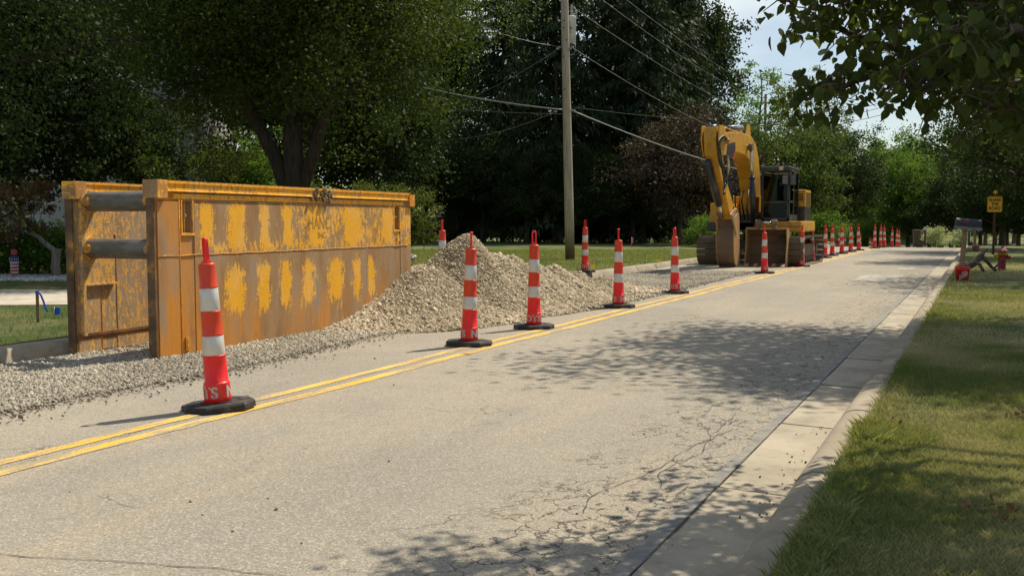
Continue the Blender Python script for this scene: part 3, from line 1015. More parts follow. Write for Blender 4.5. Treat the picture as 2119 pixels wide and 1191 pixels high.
    for i in range(26):
        u = pxu(655) + r2.uniform(-0.23, 0.25)
        zz = 1.79 - r2.uniform(0, 0.14); s_ = r2.uniform(0.02, 0.04)
        q.bbox((0.028 + r2.uniform(0, 0.012), u, zz), (s_, s_ * 1.1, s_ * 1.9), s_ * 0.28, seg=1)
    q.build('mud', M['dirt'], po)
    for i in range(1): pass
    Rm = Matrix(((0, 0, 1, 0), (1, 0, 0, 0), (0, 1, 0, 0), (0, 0, 0, 1)))   # text x->y, y->z, normal->x
    text_obj('stencil_text', 'HANC', 0.20, M['mark'], po, Matrix.Translation((0.0035, pxu(655), 1.37)) @ Rm @ Matrix.Diagonal((0.85, 1.15, 1, 1)), 0.0008)
    text_obj('stencil_text', 'INC', 0.11, M['mark'], po, Matrix.Translation((0.0035, pxu(660), 1.22)) @ Rm, 0.0008)
    text_obj('painted_mark', '&', 0.15, M['mark_y'], po, Matrix.Translation((0.0035, pxu(819), 1.16)) @ Rm, 0.0008)
    return root
trench_box()

# ------------------------------------------------------------------ traffic cones
def plastic(name, c, c2):
    t = NT(name)
    v = t.vec()
    col = t.mix(t.smooth(t.noise(t.vec((1, 1, 0.3)), 7, 5, 0.65), 0.35, 0.7), c, c2)
    oi = t.t.nodes.new('ShaderNodeObjectInfo')
    col = t.mix(t.math('MULTIPLY', oi.outputs['Random'], 0.28), col, tuple(min(1, x * 0.8 + 0.03) for x in c))
    col = t.mix(t.math('MULTIPLY', t.smooth(t.noise(t.vec((1, 1, 0.15)), 30, 4, 0.7), 0.55, 0.72), 0.25), col, (0.34, 0.16, 0.10))
    col = t.mix(t.math('MULTIPLY', t.smooth(t.noise(v, 17, 7, 0.75), 0.60, 0.72), 0.45), col, (0.30, 0.12, 0.07))
    return t.bsdf(col, 0.38, 0, t.bump(t.noise(v, 40, 3), 0.12, 0.004), 0.45)


M['cone_red'] = plastic('fluorescent red plastic', (0.80, 0.006, 0.008), (0.76, 0.016, 0.010))
M['cone_orange'] = plastic('orange red plastic', (0.66, 0.042, 0.004), (0.58, 0.045, 0.006))
t = NT('reflective white sheeting')
v = t.vec()
rc = t.mix(t.smooth(t.noise(t.vec((1, 1, 0.4)), 9, 5, 0.6), 0.35, 0.75), (0.62, 0.60, 0.55), (0.46, 0.44, 0.40))
rc = t.mix(t.math('MULTIPLY', t.smooth(t.noise(v, 45, 6, 0.7), 0.62, 0.70), 0.7), rc, (0.16, 0.14, 0.12))
M['sheeting'] = t.bsdf(rc, 0.30, 0.12, None, 0.5)
M['rubber'] = plain('black recycled rubber', (0.022, 0.021, 0.020), 0.72, var=0.4, scale=10, bump=0.6, dirt=(0.10, 0.085, 0.06))
M['letter'] = plain('faded white stencil', (0.50, 0.42, 0.37), 0.6, var=0.35, scale=70)

CH = {}


def cone_proto():
    # black octagonal base
    b = MB()
    L, W, h = 0.255, 0.205, 0.055
    def octo(sc, z): return [(sx_ * sc, sy_ * sc, z) for sx_, sy_ in [(-L, -W * 0.42), (-L * 0.55, -W), (L * 0.55, -W), (L, -W * 0.42), (L, W * 0.42), (L * 0.55, W), (-L * 0.55, W), (-L, W * 0.42)]]
    V = octo(1, 0) + octo(1, h * 0.75) + octo(0.965, h) + octo(0.50, h) + octo(0.49, h + 0.008)
    F = [tuple(range(7, -1, -1))]
    for k in range(4):
        for i in range(8):
            F.append((k * 8 + i, k * 8 + (i + 1) % 8, (k + 1) * 8 + (i + 1) % 8, (k + 1) * 8 + i))
    F.append(tuple(32 + i for i in range(8)))
    b.add(V, F)
    for sx_ in (-1, 1):
        b.bbox((sx_ * 0.19, 0, h), (0.07, 0.10, 0.010), 0.003, seg=1)
    CH['base'] = b
    CH['lower'] = MB().lathe([(0.092, 0.058), (0.100, 0.061), (0.099, 0.10), (0.095, 0.188), (0.097, 0.194), (0.0965, 0.203), (0.092, 0.208), (0.0865, 0.212), (0.083, 0.395), (0.085, 0.399), (0.085, 0.407), (0.080, 0.412)], 32)
    CH['mid'] = MB().lathe([(0.0755, 0.556), (0.0795, 0.558), (0.0795, 0.566), (0.076, 0.571), (0.0745, 0.64), (0.0725, 0.722), (0.0745, 0.727), (0.0742, 0.736), (0.070, 0.741)], 32)
    CH['top'] = MB().lathe([(0.064, 0.908), (0.0685, 0.911), (0.0685, 0.919), (0.0645, 0.924), (0.062, 1.07), (0.0625, 1.085), (0.055, 1.094), (0.02, 1.097)], 32)
    CH['band1'] = MB().lathe([(0.0785, 0.410), (0.0805, 0.413), (0.0775, 0.553), (0.0755, 0.556)], 32)
    CH['band2'] = MB().lathe([(0.0685, 0.739), (0.0705, 0.742), (0.067, 0.906), (0.065, 0.909)], 32)
    # handle: flat loop with slot
    hb = MB()
    out = [(-0.030, 1.09), (-0.031, 1.25), (-0.026, 1.272), (-0.012, 1.282), (0.012, 1.282), (0.026, 1.272), (0.031, 1.25), (0.030, 1.09)]
    inn = [(-0.013, 1.125), (-0.014, 1.235), (-0.011, 1.247), (-0.005, 1.252), (0.005, 1.252), (0.011, 1.247), (0.014, 1.235), (0.013, 1.125)]
    n = 8
    V = []
    for yy in (-0.0115, 0.0115):
        V += [(x, yy, z) for x, z in out] + [(x, yy, z) for x, z in inn]
    F = []
    for i in range(n - 1):
        F.append((i, i + 1, n + i + 1, n + i)); F.append((2 * n + i + 1, 2 * n + i, 3 * n + i, 3 * n + i + 1))
        F.append((i + 1, i, 2 * n + i, 2 * n + i + 1)); F.append((n + i, n + i + 1, 3 * n + i + 1, 3 * n + i))
    F.append((0, n, 2 * n - 1, n - 1)); F.append((3 * n, 2 * n, 3 * n - 1, 4 * n - 1))
    F.append((n, 3 * n, 4 * n - 1, 2 * n - 1)); F.append((0, n - 1, 3 * n - 1, 2 * n))
    hb.add(V, F)
    hb.bbox((0, 0, 1.10), (0.085, 0.045, 0.022), 0.007)
    hb.tube([(0.0, -0.020, 1.268), (0.0, 0.020, 1.268)], 0.013, 10)
    CH['handle'] = hb


def wrap_text(body, size, ang, z, r):
    me = text_mesh(body, size, 0.0015, 'CENTER', 0.004, 1.05)
    co = np.zeros(len(me.vertices) * 3); me.vertices.foreach_get('co', co); co = co.reshape(-1, 3)
    # cut long faces is unneeded: letters are narrow
    rr = r + 0.0005 + co[:, 2]
    a = co[:, 0] / r + ang - math.pi / 2
    out = np.stack([rr * np.cos(a), rr * np.sin(a), z + co[:, 1]], 1)
    me.vertices.foreach_set('co', out.ravel()); me.materials.clear(); me.update()
    return me


cone_proto()
cone_meshes = None


def make_cone():
    root = thing('traffic_cone')
    CH['base'].build('rubber_base', M['rubber'], root, 0.006)
    body = CH['lower'].build('body', M['cone_red'], root)
    CH['mid'].build('middle_section', M['cone_orange'], root)
    CH['top'].build('upper_section', M['cone_orange'], root)
    CH['band1'].build('reflective_band', M['sheeting'], root)
    CH['band2'].build('reflective_band', M['sheeting'], root)
    CH['handle'].build('handle', M['cone_red'], root, 0.003)
    link('lettering', wrap_text('OTS', 0.115, 0.0, 0.135, 0.0985), M['letter'], root)
    link('lettering', wrap_text('NE', 0.115, math.radians(145), 0.135, 0.0985), M['letter'], root)
    return root


cones = [  # px, py of base centre, body turn rel. to camera (deg), tilt deg (side, fore), label, group
    (453, 846, -62, 3.5, 0, 'nearest and largest traffic cone, leaning left in front of the rusty trench box'),
    (971, 714, -92, -1.2, 0, 'traffic cone with the letters NE near its foot, in front of the gravel heap peak'),
    (1105, 679, -6, 0, 0, 'traffic cone with the letters OTS showing near its foot and an open loop handle'),
    (1280, 636, -85, 0.4, 0, 'traffic cone standing right of the utility pole foot at the end of the gravel heap'),
    (1397, 607, -32, 1.0, 0, 'traffic cone between the gravel heap and the excavator, loop handle facing us'),
    (1582, 565.5, 60, 0.8, 0, 'traffic cone standing directly in front of the loose bucket on the road'),
    (1658, 551.5, 50, -0.8, 0, 'traffic cone in front of the right-hand track of the excavator'),
    (1681, 542.5, 20, 2.0, 0, 'traffic cone beside the outer edge of the excavator track, leaning left'),
    (1707, 533.5, 40, -0.5, 0, 'first traffic cone beyond the excavator in the line down the road'),
    (1722, 529, 70, 0.5, 0, 'second traffic cone beyond the excavator in the line down the road'),
    (1742, 525, 90, 0.8, 0, 'third traffic cone beyond the excavator in the line down the road'),
    (1760, 521.2, 65, 0.0, 0, 'fourth traffic cone beyond the excavator in the line down the road'),
    (1777, 518, 10, 2.2, 0, 'fifth traffic cone beyond the excavator, leaning left before the gap in the line'),
]
cone0 = make_cone()
proto_used = False
CAMAZ = YAW
n_c = 0
def put_cone(p, turn, tl, label, group, sc=1.0, z=None, inv=0.0):
    global proto_used
    c = cone0 if not proto_used else copy_tree(cone0)
    proto_used = True
    zz = gz(p.y) if z is None else z
    c.location = (p.x, p.y, zz)
    c.scale = (sc, sc, sc)
    az = math.atan2(-p.x, p.y)          # direction from camera, left of +Y
    R = Matrix.Rotation(az, 4, 'Z') @ Matrix.Rotation(math.radians(-tl), 4, 'Y') @ Matrix.Rotation(0, 4, 'X')
    c.rotation_euler = R.to_euler()
    c['label'] = label; c['category'] = 'traffic cone'; c['group'] = group
    c.rotation_euler.x += math.radians(((p.y * 53.0) % 3.0) - 1.5)
    for ch in c.children:
        if ch.name.startswith(('lettering', 'handle')):
            ch.rotation_euler = (0, 0, math.radians(turn))
        elif ch.name.startswith('rubber_base'):
            ch.rotation_euler = (0, 0, math.radians(((p.y * 37.0) % 44) - 22))
    return c
GL = 'traffic cones set along the yellow centre line'
for px, py, tu, tl, _, lab in cones:
    put_cone(gnd(px, py), tu, tl, lab, GL)
# beyond the gap, near the crest: along the line x = -5.05
for px, lab, tl in [(1811, 'tallest traffic cone just past the gap near the road crest', 0), (1823, 'traffic cone with pale handle near the road crest', -0.5),
                (1832, 'leaning traffic cone near the road crest', 2.5), (1847, 'slim traffic cone standing alone on the road crest', 0),
                (1857, 'left one of the last two overlapping cones on the road crest', 0.4), (1862, 'right one of the overlapping last two cones, leaning slightly', 1.5)]:
    d = ray(px, 458); k = -5.05 / d.x
    y = d.y * k
    put_cone(Vector((-5.05, y, 0)), 40 + px % 50, tl, lab, GL)
GK = 'traffic cones along the far kerb'
for px, x, lab, tu in [(915, -9.0, 'traffic cone showing only its top above the gravel heap, left of the peak', 80),
                    (1211, -8.84, 'traffic cone on the far kerb just right of the utility pole, foot hidden', 10),
                    (1736, -8.4, 'distant traffic cone on the far kerb, peeking left of a nearer cone', 0),
                    (1748, -8.4, 'distant traffic cone on the far kerb beside a small barrel', 0),
                    (1765, -8.4, 'distant traffic cone on the far kerb right behind a leaning nearer cone', 0),
                    (1781, -8.4, 'distant traffic cone on the far kerb just right of the leaning cone', 0),
                    (1801, -8.4, 'left one of a small far pair of traffic cones beyond the crest', 0),
                    (1805, -8.4, 'right one of a small far pair of traffic cones beyond the crest', 0),
                    (1839, -8.4, 'small bright traffic cone far beyond the road crest', 0)]:
    d = ray(px, 458); k = x / d.x
    p = Vector((x, d.y * k, 0))
    if p.y > 105: p = Vector((d.x / d.y * 100, 100, 0))
    put_cone(p, tu, 0, lab, GK, z=(0.14 if px < 1300 and x < -8.95 else 0.15 if px < 1300 else gz(p.y)))

# ------------------------------------------------------------------ vegetation
def leaf_faces(C, S, rs, clump=None, droop=0.0, aspect=0.55, kind='quad', dirs=None):
    """C (n,3), S (n,) -> V,F. Pointed rhombic leaves folded slightly about the midrib"""
    n = len(C)
    R = rotmats(n, rs)
    if dirs is not None:
        a = dirs / (np.linalg.norm(dirs, axis=1)[:, None] + 1e-9)
        b = np.cross(a, rs.normal(size=(n, 3))); b /= np.linalg.norm(b, axis=1)[:, None] + 1e-9
        c = np.cross(a, b)
        R = np.stack([a, b, c], -1)
    if kind == 'quad':
        P = np.array([(-0.5, 0, 0), (0.0, -aspect / 2, 0.06), (0.5, 0, 0), (0.0, aspect / 2, 0.06)])
        F = np.array([(0, 1, 2, 3)])
    else:  # heart-shaped leaf with a drooping tip, folded
        P = np.array([(-0.40, 0, 0), (-0.46, -0.20, 0.04), (-0.28, -0.40, 0.09), (0.05, -0.38, 0.08), (0.36, -0.16, -0.01), (0.60, 0, -0.12),
                      (0.36, 0.16, -0.01), (0.05, 0.38, 0.08), (-0.28, 0.40, 0.09), (-0.46, 0.20, 0.04), (0.02, 0, -0.02)])
        F = np.array([(0, 1, 2, 10), (10, 2, 3, 4), (10, 4, 5, 6), (10, 6, 7, 8), (0, 10, 8, 9)])
    V = np.einsum('nij,kj->nki', R, P) * S[:, None, None] + C[:, None, :]
    k = len(P)
    FF = (F[None] + (np.arange(n) * k)[:, None, None]).reshape(-1, 4)
    return V.reshape(-1, 3), FF, len(F)


def unit(n, rs):
    d = rs.normal(size=(n, 3)); return d / np.linalg.norm(d, axis=1)[:, None]


def lump(d, seed, amp=0.28, sc=1.7):
    return np.array([1 + amp * noise.noise(Vector((a[0] * sc + seed, a[1] * sc, a[2] * sc))) * 1.6 for a in d])


def clumps_round(nc, rad, seed, rs, inner=0.25, flat=0.75):
    d = unit(nc, rs)
    r = lump(d, seed) * (rs.uniform(0, 1, nc) ** 0.40)
    r = np.where(rs.uniform(0, 1, nc) < inner, r * 0.6, np.maximum(r, 0.35))
    c = d * r[:, None] * np.array(rad)
    c[:, 2] = np.where(c[:, 2] < 0, c[:, 2] * flat, c[:, 2])
    return c


def crown_mesh(name, nc, per, rad, leaf, seed, cs=0.9, inner=0.25, flat=0.75, droopy=False, aspect=0.6, kind='quad', tintspread=0.36, cl=None):
    rs = np.random.RandomState(seed)
    c = clumps_round(nc, rad, seed, rs, inner, flat) if cl is None else cl
    nc = len(c)
    ct = np.clip(rs.normal(0.45, tintspread, nc), 0, 1)
    cr_ = cs * rs.uniform(0.6, 1.35, nc)
    n = nc * per
    idx = np.repeat(np.arange(nc), per)
    off = rs.normal(size=(n, 3)) * 0.45
    off[:, 2] *= 0.62
    if droopy:
        off[:, 2] -= np.abs(rs.normal(size=n)) * 0.35
    P = c[idx] + off * cr_[idx][:, None]
    S = leaf * rs.uniform(0.6, 1.3, n)
    dirs = None
    if droopy:
        dirs = np.stack([rs.normal(size=n) * 0.35, rs.normal(size=n) * 0.35, -np.ones(n)], 1)
    V, F, nf = leaf_faces(P, S, rs, aspect=aspect, kind=kind, dirs=dirs)
    tint = np.repeat(np.clip(ct[idx] + rs.normal(0, 0.18, n), 0, 1), nf)
    return npmesh(name, V, F, tint), c


def limbs(height, r0, base_h, targets, seed, lean=(0, 0), name='trunk', twigs=14, n=8):
    """tapered trunk from (0,0,-0.2) up to height, limbs to some of the clump centres"""
    rr = random.Random(seed)
    b = MB()
    m = 9
    tp = []
    for i in range(m):
        f = i / (m - 1)
        tp.append(Vector((lean[0] * f + rr.uniform(-1, 1) * 0.06 * f * height * 0.3, lean[1] * f + rr.uniform(-1, 1) * 0.06 * f * height * 0.3, -0.15 + f * (height + 0.15))))
    rad = [r0 * (1.25 if i == 0 else 1.0 if i == 1 else (1 - 0.85 * i / (m - 1))) for i in range(m)]
    b.tube(tp, rad, n)
    for t_ in targets[:twigs]:
        t_ = Vector(t_)
        f = max(base_h / height, min(0.85, (t_.z - 0.35 * (t_.xy.length)) / height))
        i = f * (m - 1); i0 = min(int(i), m - 2)
        p0 = tp[i0].lerp(tp[i0 + 1], i - i0)
        rb = r0 * (1 - 0.85 * f) * rr.uniform(0.35, 0.6)
        mid1 = p0.lerp(t_, 0.35) + Vector((rr.uniform(-.3, .3), rr.uniform(-.3, .3), rr.uniform(0.0, .4)))
        mid2 = p0.lerp(t_, 0.7) + Vector((rr.uniform(-.3, .3), rr.uniform(-.3, .3), rr.uniform(0, .4)))
        b.tube([p0, mid1, mid2, t_], [rb, rb * 0.7, rb * 0.42, rb * 0.15], 6)
        for q in range(2):
            e = t_ + Vector((rr.uniform(-1, 1), rr.uniform(-1, 1), rr.uniform(-.3, .9))) * 0.9
            b.tube([mid2, mid2.lerp(e, 0.5) + Vector((0, 0, 0.1)), e], [rb * 0.35, rb * 0.22, rb * 0.08], 5)
    return b


PROTO = {}


def tree_proto(key, mat, barkm, nc, per, rad, leaf, ch, th, r0, seed, cs=0.9, **kw):
    """crown mesh with its centre at height ch; trunk of height th"""
    me, c = crown_mesh('crown', nc, per, rad, leaf, seed, cs, **kw)
    off = np.array([0, 0, ch])
    co = np.zeros(len(me.vertices) * 3, dtype=np.float32); me.vertices.foreach_get('co', co)
    co = co.reshape(-1, 3) + off; me.vertices.foreach_set('co', co.ravel().astype(np.float32)); me.update()
    me.materials.append(mat)
    tg = sorted([tuple(x + off) for x in c], key=lambda p: -math.hypot(p[0], p[1]) * 0.5 + random.Random(int(p[0] * 1000)).uniform(0, 3))
    b = limbs(th, r0, ch - rad[2] * 0.8, tg, seed)
    ob = b.build('trunk', barkm); bm_ = ob.data; bpy.data.objects.remove(ob)
    PROTO[key] = (me, bm_)


def spruce_proto(key, H, R, seed, mat, n_br=350, per=105, spray=0.42):
    rs = np.random.RandomState(seed)
    Cs = []; D = []; tt = []
    for i in range(n_br):
        f = (i + rs.uniform(0, 1)) / n_br
        z = 0.6 + (H - 0.6) * f
        rr_ = R * (1 - f) ** 0.8 * rs.uniform(0.7, 1.12) + 0.15
        a = rs.uniform(0, 2 * math.pi)
        m = int(per * (0.25 + 0.75 * (1 - f)))
        s_ = rs.uniform(0.01, 1.0, m) ** 0.85
        zz = z + 0.25 * rr_ * (s_ * 0.6 - s_ ** 2 * 1.35) + rs.normal(0, 0.10, m)
        x = math.cos(a) * s_ * rr_ + rs.normal(0, 0.22, m) * s_; y = math.sin(a) * s_ * rr_ + rs.normal(0, 0.22, m) * s_
        Cs.append(np.stack([x, y, zz - 0.12], 1))
        d = np.stack([math.cos(a) * 0.6 + rs.normal(0, .45, m), math.sin(a) * 0.6 + rs.normal(0, .45, m), -rs.uniform(0.3, 1.3, m)], 1)
        D.append(d); tt.append(np.full(m, np.clip(rs.normal(0.45, 0.25), 0, 1)))
    C = np.concatenate(Cs); D = np.concatenate(D); T = np.concatenate(tt)
    n = len(C)
    V, F, nf = leaf_faces(C, spray * rs.uniform(0.6, 1.3, n), rs, aspect=0.22, dirs=D)
    me = npmesh('crown', V, F, np.clip(T + rs.normal(0, .15, n), 0, 1)); me.materials.append(mat)
    b = MB(); b.tube([(0, 0, -0.2), (0.03, 0, H * 0.4), (0, 0.04, H * 0.75), (0, 0, H)], [R * 0.04, R * 0.028, R * 0.014, 0.02], 10)
    ob = b.build('trunk', M['bark']); bm_ = ob.data; bpy.data.objects.remove(ob)
    PROTO[key] = (me, bm_)


tree_proto('round', M['leaf'], M['bark'], 190, 115, (4.0, 4.0, 3.9), 0.21, 6.2, 8.0, 0.26, 11)
tree_proto('round2', M['leaf_bright'], M['bark'], 170, 110, (3.7, 3.7, 4.4), 0.22, 6.6, 9.0, 0.25, 23)
tree_proto('tall', M['leaf'], M['bark'], 240, 105, (3.6, 3.6, 6.6), 0.22, 10.2, 15.0, 0.34, 31)
tree_proto('airy', M['leaf_olive'], M['bark'], 72, 84, (3.2, 3.2, 4.6), 0.19, 9.2, 12.5, 0.20, 47, cs=0.62, inner=0.1)
tree_proto('dark', M['leaf_dark'], M['bark'], 230, 120, (4.3, 4.3, 4.6), 0.20, 5.6, 8.5, 0.28, 53, cs=1.0)
tree_proto('purple', M['leaf_purple'], M['bark'], 150, 120, (2.6, 2.6, 2.3), 0.14, 2.9, 4.0, 0.14, 61, cs=0.75)
tree_proto('olive_low', M['leaf_olive'], M['bark'], 210, 115, (4.4, 3.6, 3.3), 0.19, 3.9, 6.0, 0.22, 67, cs=0.9)
tree_proto('shrub', M['leaf'], M['bark'], 60, 110, (1.0, 1.0, 0.8), 0.085, 0.72, 1.0, 0.04, 71, cs=0.42)
tree_proto('shrub_b', M['leaf_bright'], M['bark'], 55, 100, (1.0, 1.0, 0.8), 0.085, 0.72, 1.0, 0.04, 73, cs=0.42)
spruce_proto('spruce', 19.0, 4.6, 81, M['needle'])
spruce_proto('spruce2', 14.0, 3.6, 83, M['needle'])


def plant(key, name, px, Z, sc, rot, label, cat='tree', group=None, z=None, sz=1.0, cname='crown', mat=None):
    p = at(px, Z)
    x, y = p.x, p.y
    zz = lawnz(x, y) if z is None else z
    root = thing(name, (x, y, zz - 0.03), rot, label, cat, group)
    root.scale = (sc, sc, sc * sz)
    me, tb = PROTO[key]
    c = link(cname, me, None, root)
    if mat is not None:
        c.data = me.copy(); c.data.materials.clear(); c.data.materials.append(mat)
    link('trunk', tb, None, root)
    return root


# --- big dark street tree behind the trench box (own crown, finer leaves)
def own_tree(name, px, Z, nc, per, rad, leaf, ch, th, r0, seed, mat, label, z=None, lean=(0, 0), cs=0.9, twigs=22, offxy=(0, 0), group=None, forks=False, **kw):
    rs = np.random.RandomState(seed)
    me, c = crown_mesh('crown', nc, per, rad, leaf, seed, cs, **kw)
    co = np.zeros(len(me.vertices) * 3, dtype=np.float32); me.vertices.foreach_get('co', co)
    off = np.array([offxy[0], offxy[1], ch])
    co = co.reshape(-1, 3) + off; me.vertices.foreach_set('co', co.ravel().astype(np.float32)); me.update()
    tg = sorted([tuple(x + off) for x in c], key=lambda p: rs.uniform())
    p = at(px, Z) if isinstance(px, (int, float)) else Vector(px)
    root = thing(name, (p.x, p.y, 0.1 if z is None else z), 0, label, 'tree', group)
    link('crown', me, mat, root)
    limbs(th, r0, max(ch - rad[2] * 0.75, 1.2), tg, seed, lean=lean, twigs=twigs, n=14).build('trunk', M['bark_dark'], root)
    if forks:
        for pts, rr_ in (([(-0.05, 0, 1.7), (-0.5, 0.1, 2.9), (-1.3, 0.2, 4.4), (-2.2, 0.3, 6.4), (-2.8, 0.3, 8.2)], 0.24), ([(0.05, 0, 1.9), (0.5, -0.1, 3.0), (0.95, -0.2, 4.6), (1.9, -0.2, 6.2), (3.2, -0.3, 7.6)], 0.22), ([(0.3, 0, 3.4), (1.3, 0.3, 4.6), (2.8, 0.4, 5.4), (4.0, 0.4, 6.3)], 0.13)):
            q = MB(); q.tube([RT * a + FW * b + UPV * c for a, b, c in pts], [rr_ * (1 - 0.75 * i / (len(pts) - 1)) for i in range(len(pts))], 10)
            q.build('limb', M['bark_dark'], root)
    return root


own_tree('maple_tree', 612, 25.5, 580, 215, (5.6, 4.6, 4.7), 0.11, 7.0, 9.5, 0.36, 101, M['leaf_maple'],
         'broad olive green tree with a forked trunk rising behind the trench box', cs=1.0, flat=0.80, forks=True, offxy=(-0.35, -0.15))
own_tree('oak_tree', 40, 31.0, 450, 190, (5.6, 4.4, 5.7), 0.135, 8.2, 11.0, 0.18, 103, M['leaf_dark'],
         'dark tree at the left edge whose leaves hang over the pale house', cs=1.0, flat=0.72)
own_tree('oak_tree', -150, 17.5, 300, 170, (3.8, 3.8, 4.6), 0.10, 6.2, 9.0, 0.22, 107, M['leaf_dark'],
         'very dark tree at the top left corner, in front of all others', cs=1.0, flat=0.95)


def ornamental():
    """small crooked tree with reddish leaves at the left edge"""
    rs = np.random.RandomState(91); rr = random.Random(91)
    b0 = at(116, 22.3, 0.1)
    root = thing('japanese_maple', b0, 0, 'small crooked tree with reddish brown leaves over the hedge at the left edge', 'tree')
    P = lambda px, py, Z=22.3: at(px, Z, py=py) - b0
    tb = MB()
    tb.tube([P(117, 580), P(115, 550), P(116, 530), P(117, 514)], [0.11, 0.095, 0.095, 0.10], 12)
    tb.tube([P(116, 522), P(105, 512), P(92, 502), P(80, 490), P(62, 482), P(40, 470), P(20, 450)], [0.07, 0.06, 0.055, 0.05, 0.045, 0.035, 0.015], 8)
    c = []
    for k in range(95):
        px, py = rr.uniform(-60, 105), rr.uniform(375, 495)
        if py > 440 and px > 60 and rr.random() < 0.5: continue
        c.append(tuple(P(px, py, rr.uniform(21.2, 23.2))))
        if k % 4 == 0:
            e = Vector(c[-1]); a = P(62, 482)
            tb.tube([a, a.lerp(e, 0.5) + Vector((0, 0, .12)), e], [0.02, 0.013, 0.005], 5)
    me, _ = crown_mesh('crown', len(c), 46, (1, 1, 1), 0.085, 91, 0.22, cl=np.array(c))
    link('crown', me, M['leaf_copper'], root)
    tb.build('trunk', M['bark_grey'], root)
ornamental()
plant('dark', 'dark_tree', 40, 31, 0.8, 4.4, 'dark tree in front of the left end of the pale house', sz=1.1)
plant('dark', 'dark_tree', 260, 52, 1.25, 1.0, 'dark green tree behind the pale house at left', sz=1.3)
plant('round', 'garden_tree', 292, 33.5, 0.50, 2.0, 'low mid green tree in front of the right part of the pale house', sz=1.1, mat=M['leaf_mid'])
plant('round2', 'young_tree', 485, 31, 0.36, 2.0, 'small yellow green tree beside the grey house roof, left of the forked trunk', mat=M['leaf_olive'])
plant('round2', 'young_tree', 560, 31, 0.36, 0.3, 'low bright green tree left of the forked trunk, just above the trench box')
plant('round', 'garden_tree', 420, 50, 1.2, 2.6, 'mid green tree behind the grey house roof', sz=1.2)
plant('dark', 'dark_tree', 760, 44, 1.0, 0.2, 'dark bushy tree right of the forked trunk', sz=1.0)
plant('dark', 'dark_tree', 640, 40, 1.15, 4.2, 'dark tree directly behind the forked trunk', sz=1.35)
plant('olive_low', 'weeping_shrub', 800, 29, 0.37, 0.5, 'low spreading bright green shrub at the right end of the trench box', 'shrub', sz=0.95, mat=M['leaf_olive'])
plant('dark', 'dark_tree', 880, 60, 1.1, 3.3, 'dark low-branched tree above the wooden fence', sz=0.85)
plant('tall', 'tall_tree', 930, 72, 1.15, 1.3, 'tall leafy tree left of the spruces', sz=1.05)
plant('tall', 'tall_tree', 800, 68, 1.2, 2.3, 'tall leafy tree behind the crown of the forked tree', sz=1.1)
plant('tall', 'tall_tree', 480, 60, 1.2, 5.3, 'tall tree far behind the houses at left', sz=1.1)
plant('tall', 'tall_tree', 180, 58, 1.3, 3.3, 'tall tree far behind the pale house', sz=1.1)
plant('tall', 'tall_tree', -60, 45, 1.1, 0.3, 'tall tree at the far left edge of the view', sz=1.1)
GS = 'spruces behind the utility pole'
for i, (px, Z, sc, r_, lab) in enumerate([(1040, 66, 1.05, 0.0, 'leftmost of the dark spruces behind the utility pole'),
                                          (1150, 60, 1.12, 1.0, 'dark spruce directly behind the utility pole'),
                                          (1245, 64, 1.25, 2.2, 'tallest dark spruce, right of the utility pole'),
                                          (1330, 61, 1.12, 3.1, 'dark spruce left of the purple leaved tree'),
                                          (1400, 66, 1.05, 4.0, 'rightmost of the dark spruces, beside the patch of sky'),
                                          (1100, 75, 1.2, 5.0, 'dark spruce in the back row left of the transformer'),
                                          (1290, 78, 1.35, 5.6, 'dark spruce in the back row right of the transformer')]):
    plant('spruce', 'spruce_tree', px, Z, sc, r_, lab, 'tree', GS)
plant('dark', 'dark_shrub', 1000, 62, 0.62, 0.9, 'dark evergreen shrub at the end of the wooden fence', 'shrub')
plant('dark', 'dark_shrub', 1090, 58, 0.55, 1.9, 'dark evergreen shrub left of the utility pole foot', 'shrub')
plant('dark', 'dark_shrub', 1215, 57, 0.55, 2.9, 'dark evergreen shrub right of the utility pole foot', 'shrub')
plant('dark', 'dark_shrub', 1310, 58, 0.50, 4.9, 'dark evergreen shrub below the purple leaved tree', 'shrub')
plant('dark', 'dark_shrub', 950, 66, 0.7, 3.9, 'dark evergreen shrub behind the wooden fence', 'shrub')
plant('purple', 'purple_tree', 1408, 55, 1.30, 0.4, 'purple leaved tree left of the excavator boom', 'tree', sz=1.1)
plant('purple', 'purple_tree', 1520, 60, 1.15, 1.9, 'purple leaved tree behind the excavator boom', 'tree')
plant('shrub_b', 'bush', 1452, 50, 1.1, 0.4, 'small bright green bush left of the excavator', 'shrub')
plant('tall', 'tall_tree', 1428, 84, 1.35, 0.2, 'tall dark green tree at the left side of the patch of sky', sz=1.12, mat=M['leaf_dark'])
plant('tall', 'tall_tree', 1365, 92, 1.4, 3.2, 'tallest leafy tree behind the spruces', sz=1.2)
plant('airy', 'airy_tree', 1568, 92, 1.22, 0.2, 'airy light green tree with visible limbs against the sky', sz=1.08, mat=M['leaf_bright'])
plant('airy', 'airy_tree', 1668, 84, 1.10, 2.2, 'airy yellow green tree right of the other airy tree, against the sky', sz=1.05)
plant('olive_low', 'round_tree', 1615, 62, 0.98, 0.0, 'wide olive green tree behind the excavator cab', sz=1.12, mat=M['leaf_mid'])
plant('olive_low', 'round_tree', 1545, 72, 0.95, 2.0, 'olive green tree behind the excavator boom', sz=1.1)
plant('dark', 'dark_tree', 1745, 72, 0.80, 0.0, 'dark rounded tree right of the excavator', sz=1.05)
plant('round', 'round_tree', 1700, 80, 1.0, 1.0, 'green tree between the wide olive tree and the dark rounded tree')
plant('shrub_b', 'bush', 1700, 66, 1.6, 1.4, 'bright low bush right behind the excavator counterweight', 'shrub')
plant('shrub_b', 'bush', 1790, 92, 2.2, 2.4, 'bright low bush beyond the far row of cones', 'shrub')
GH = 'trees on the far hill'
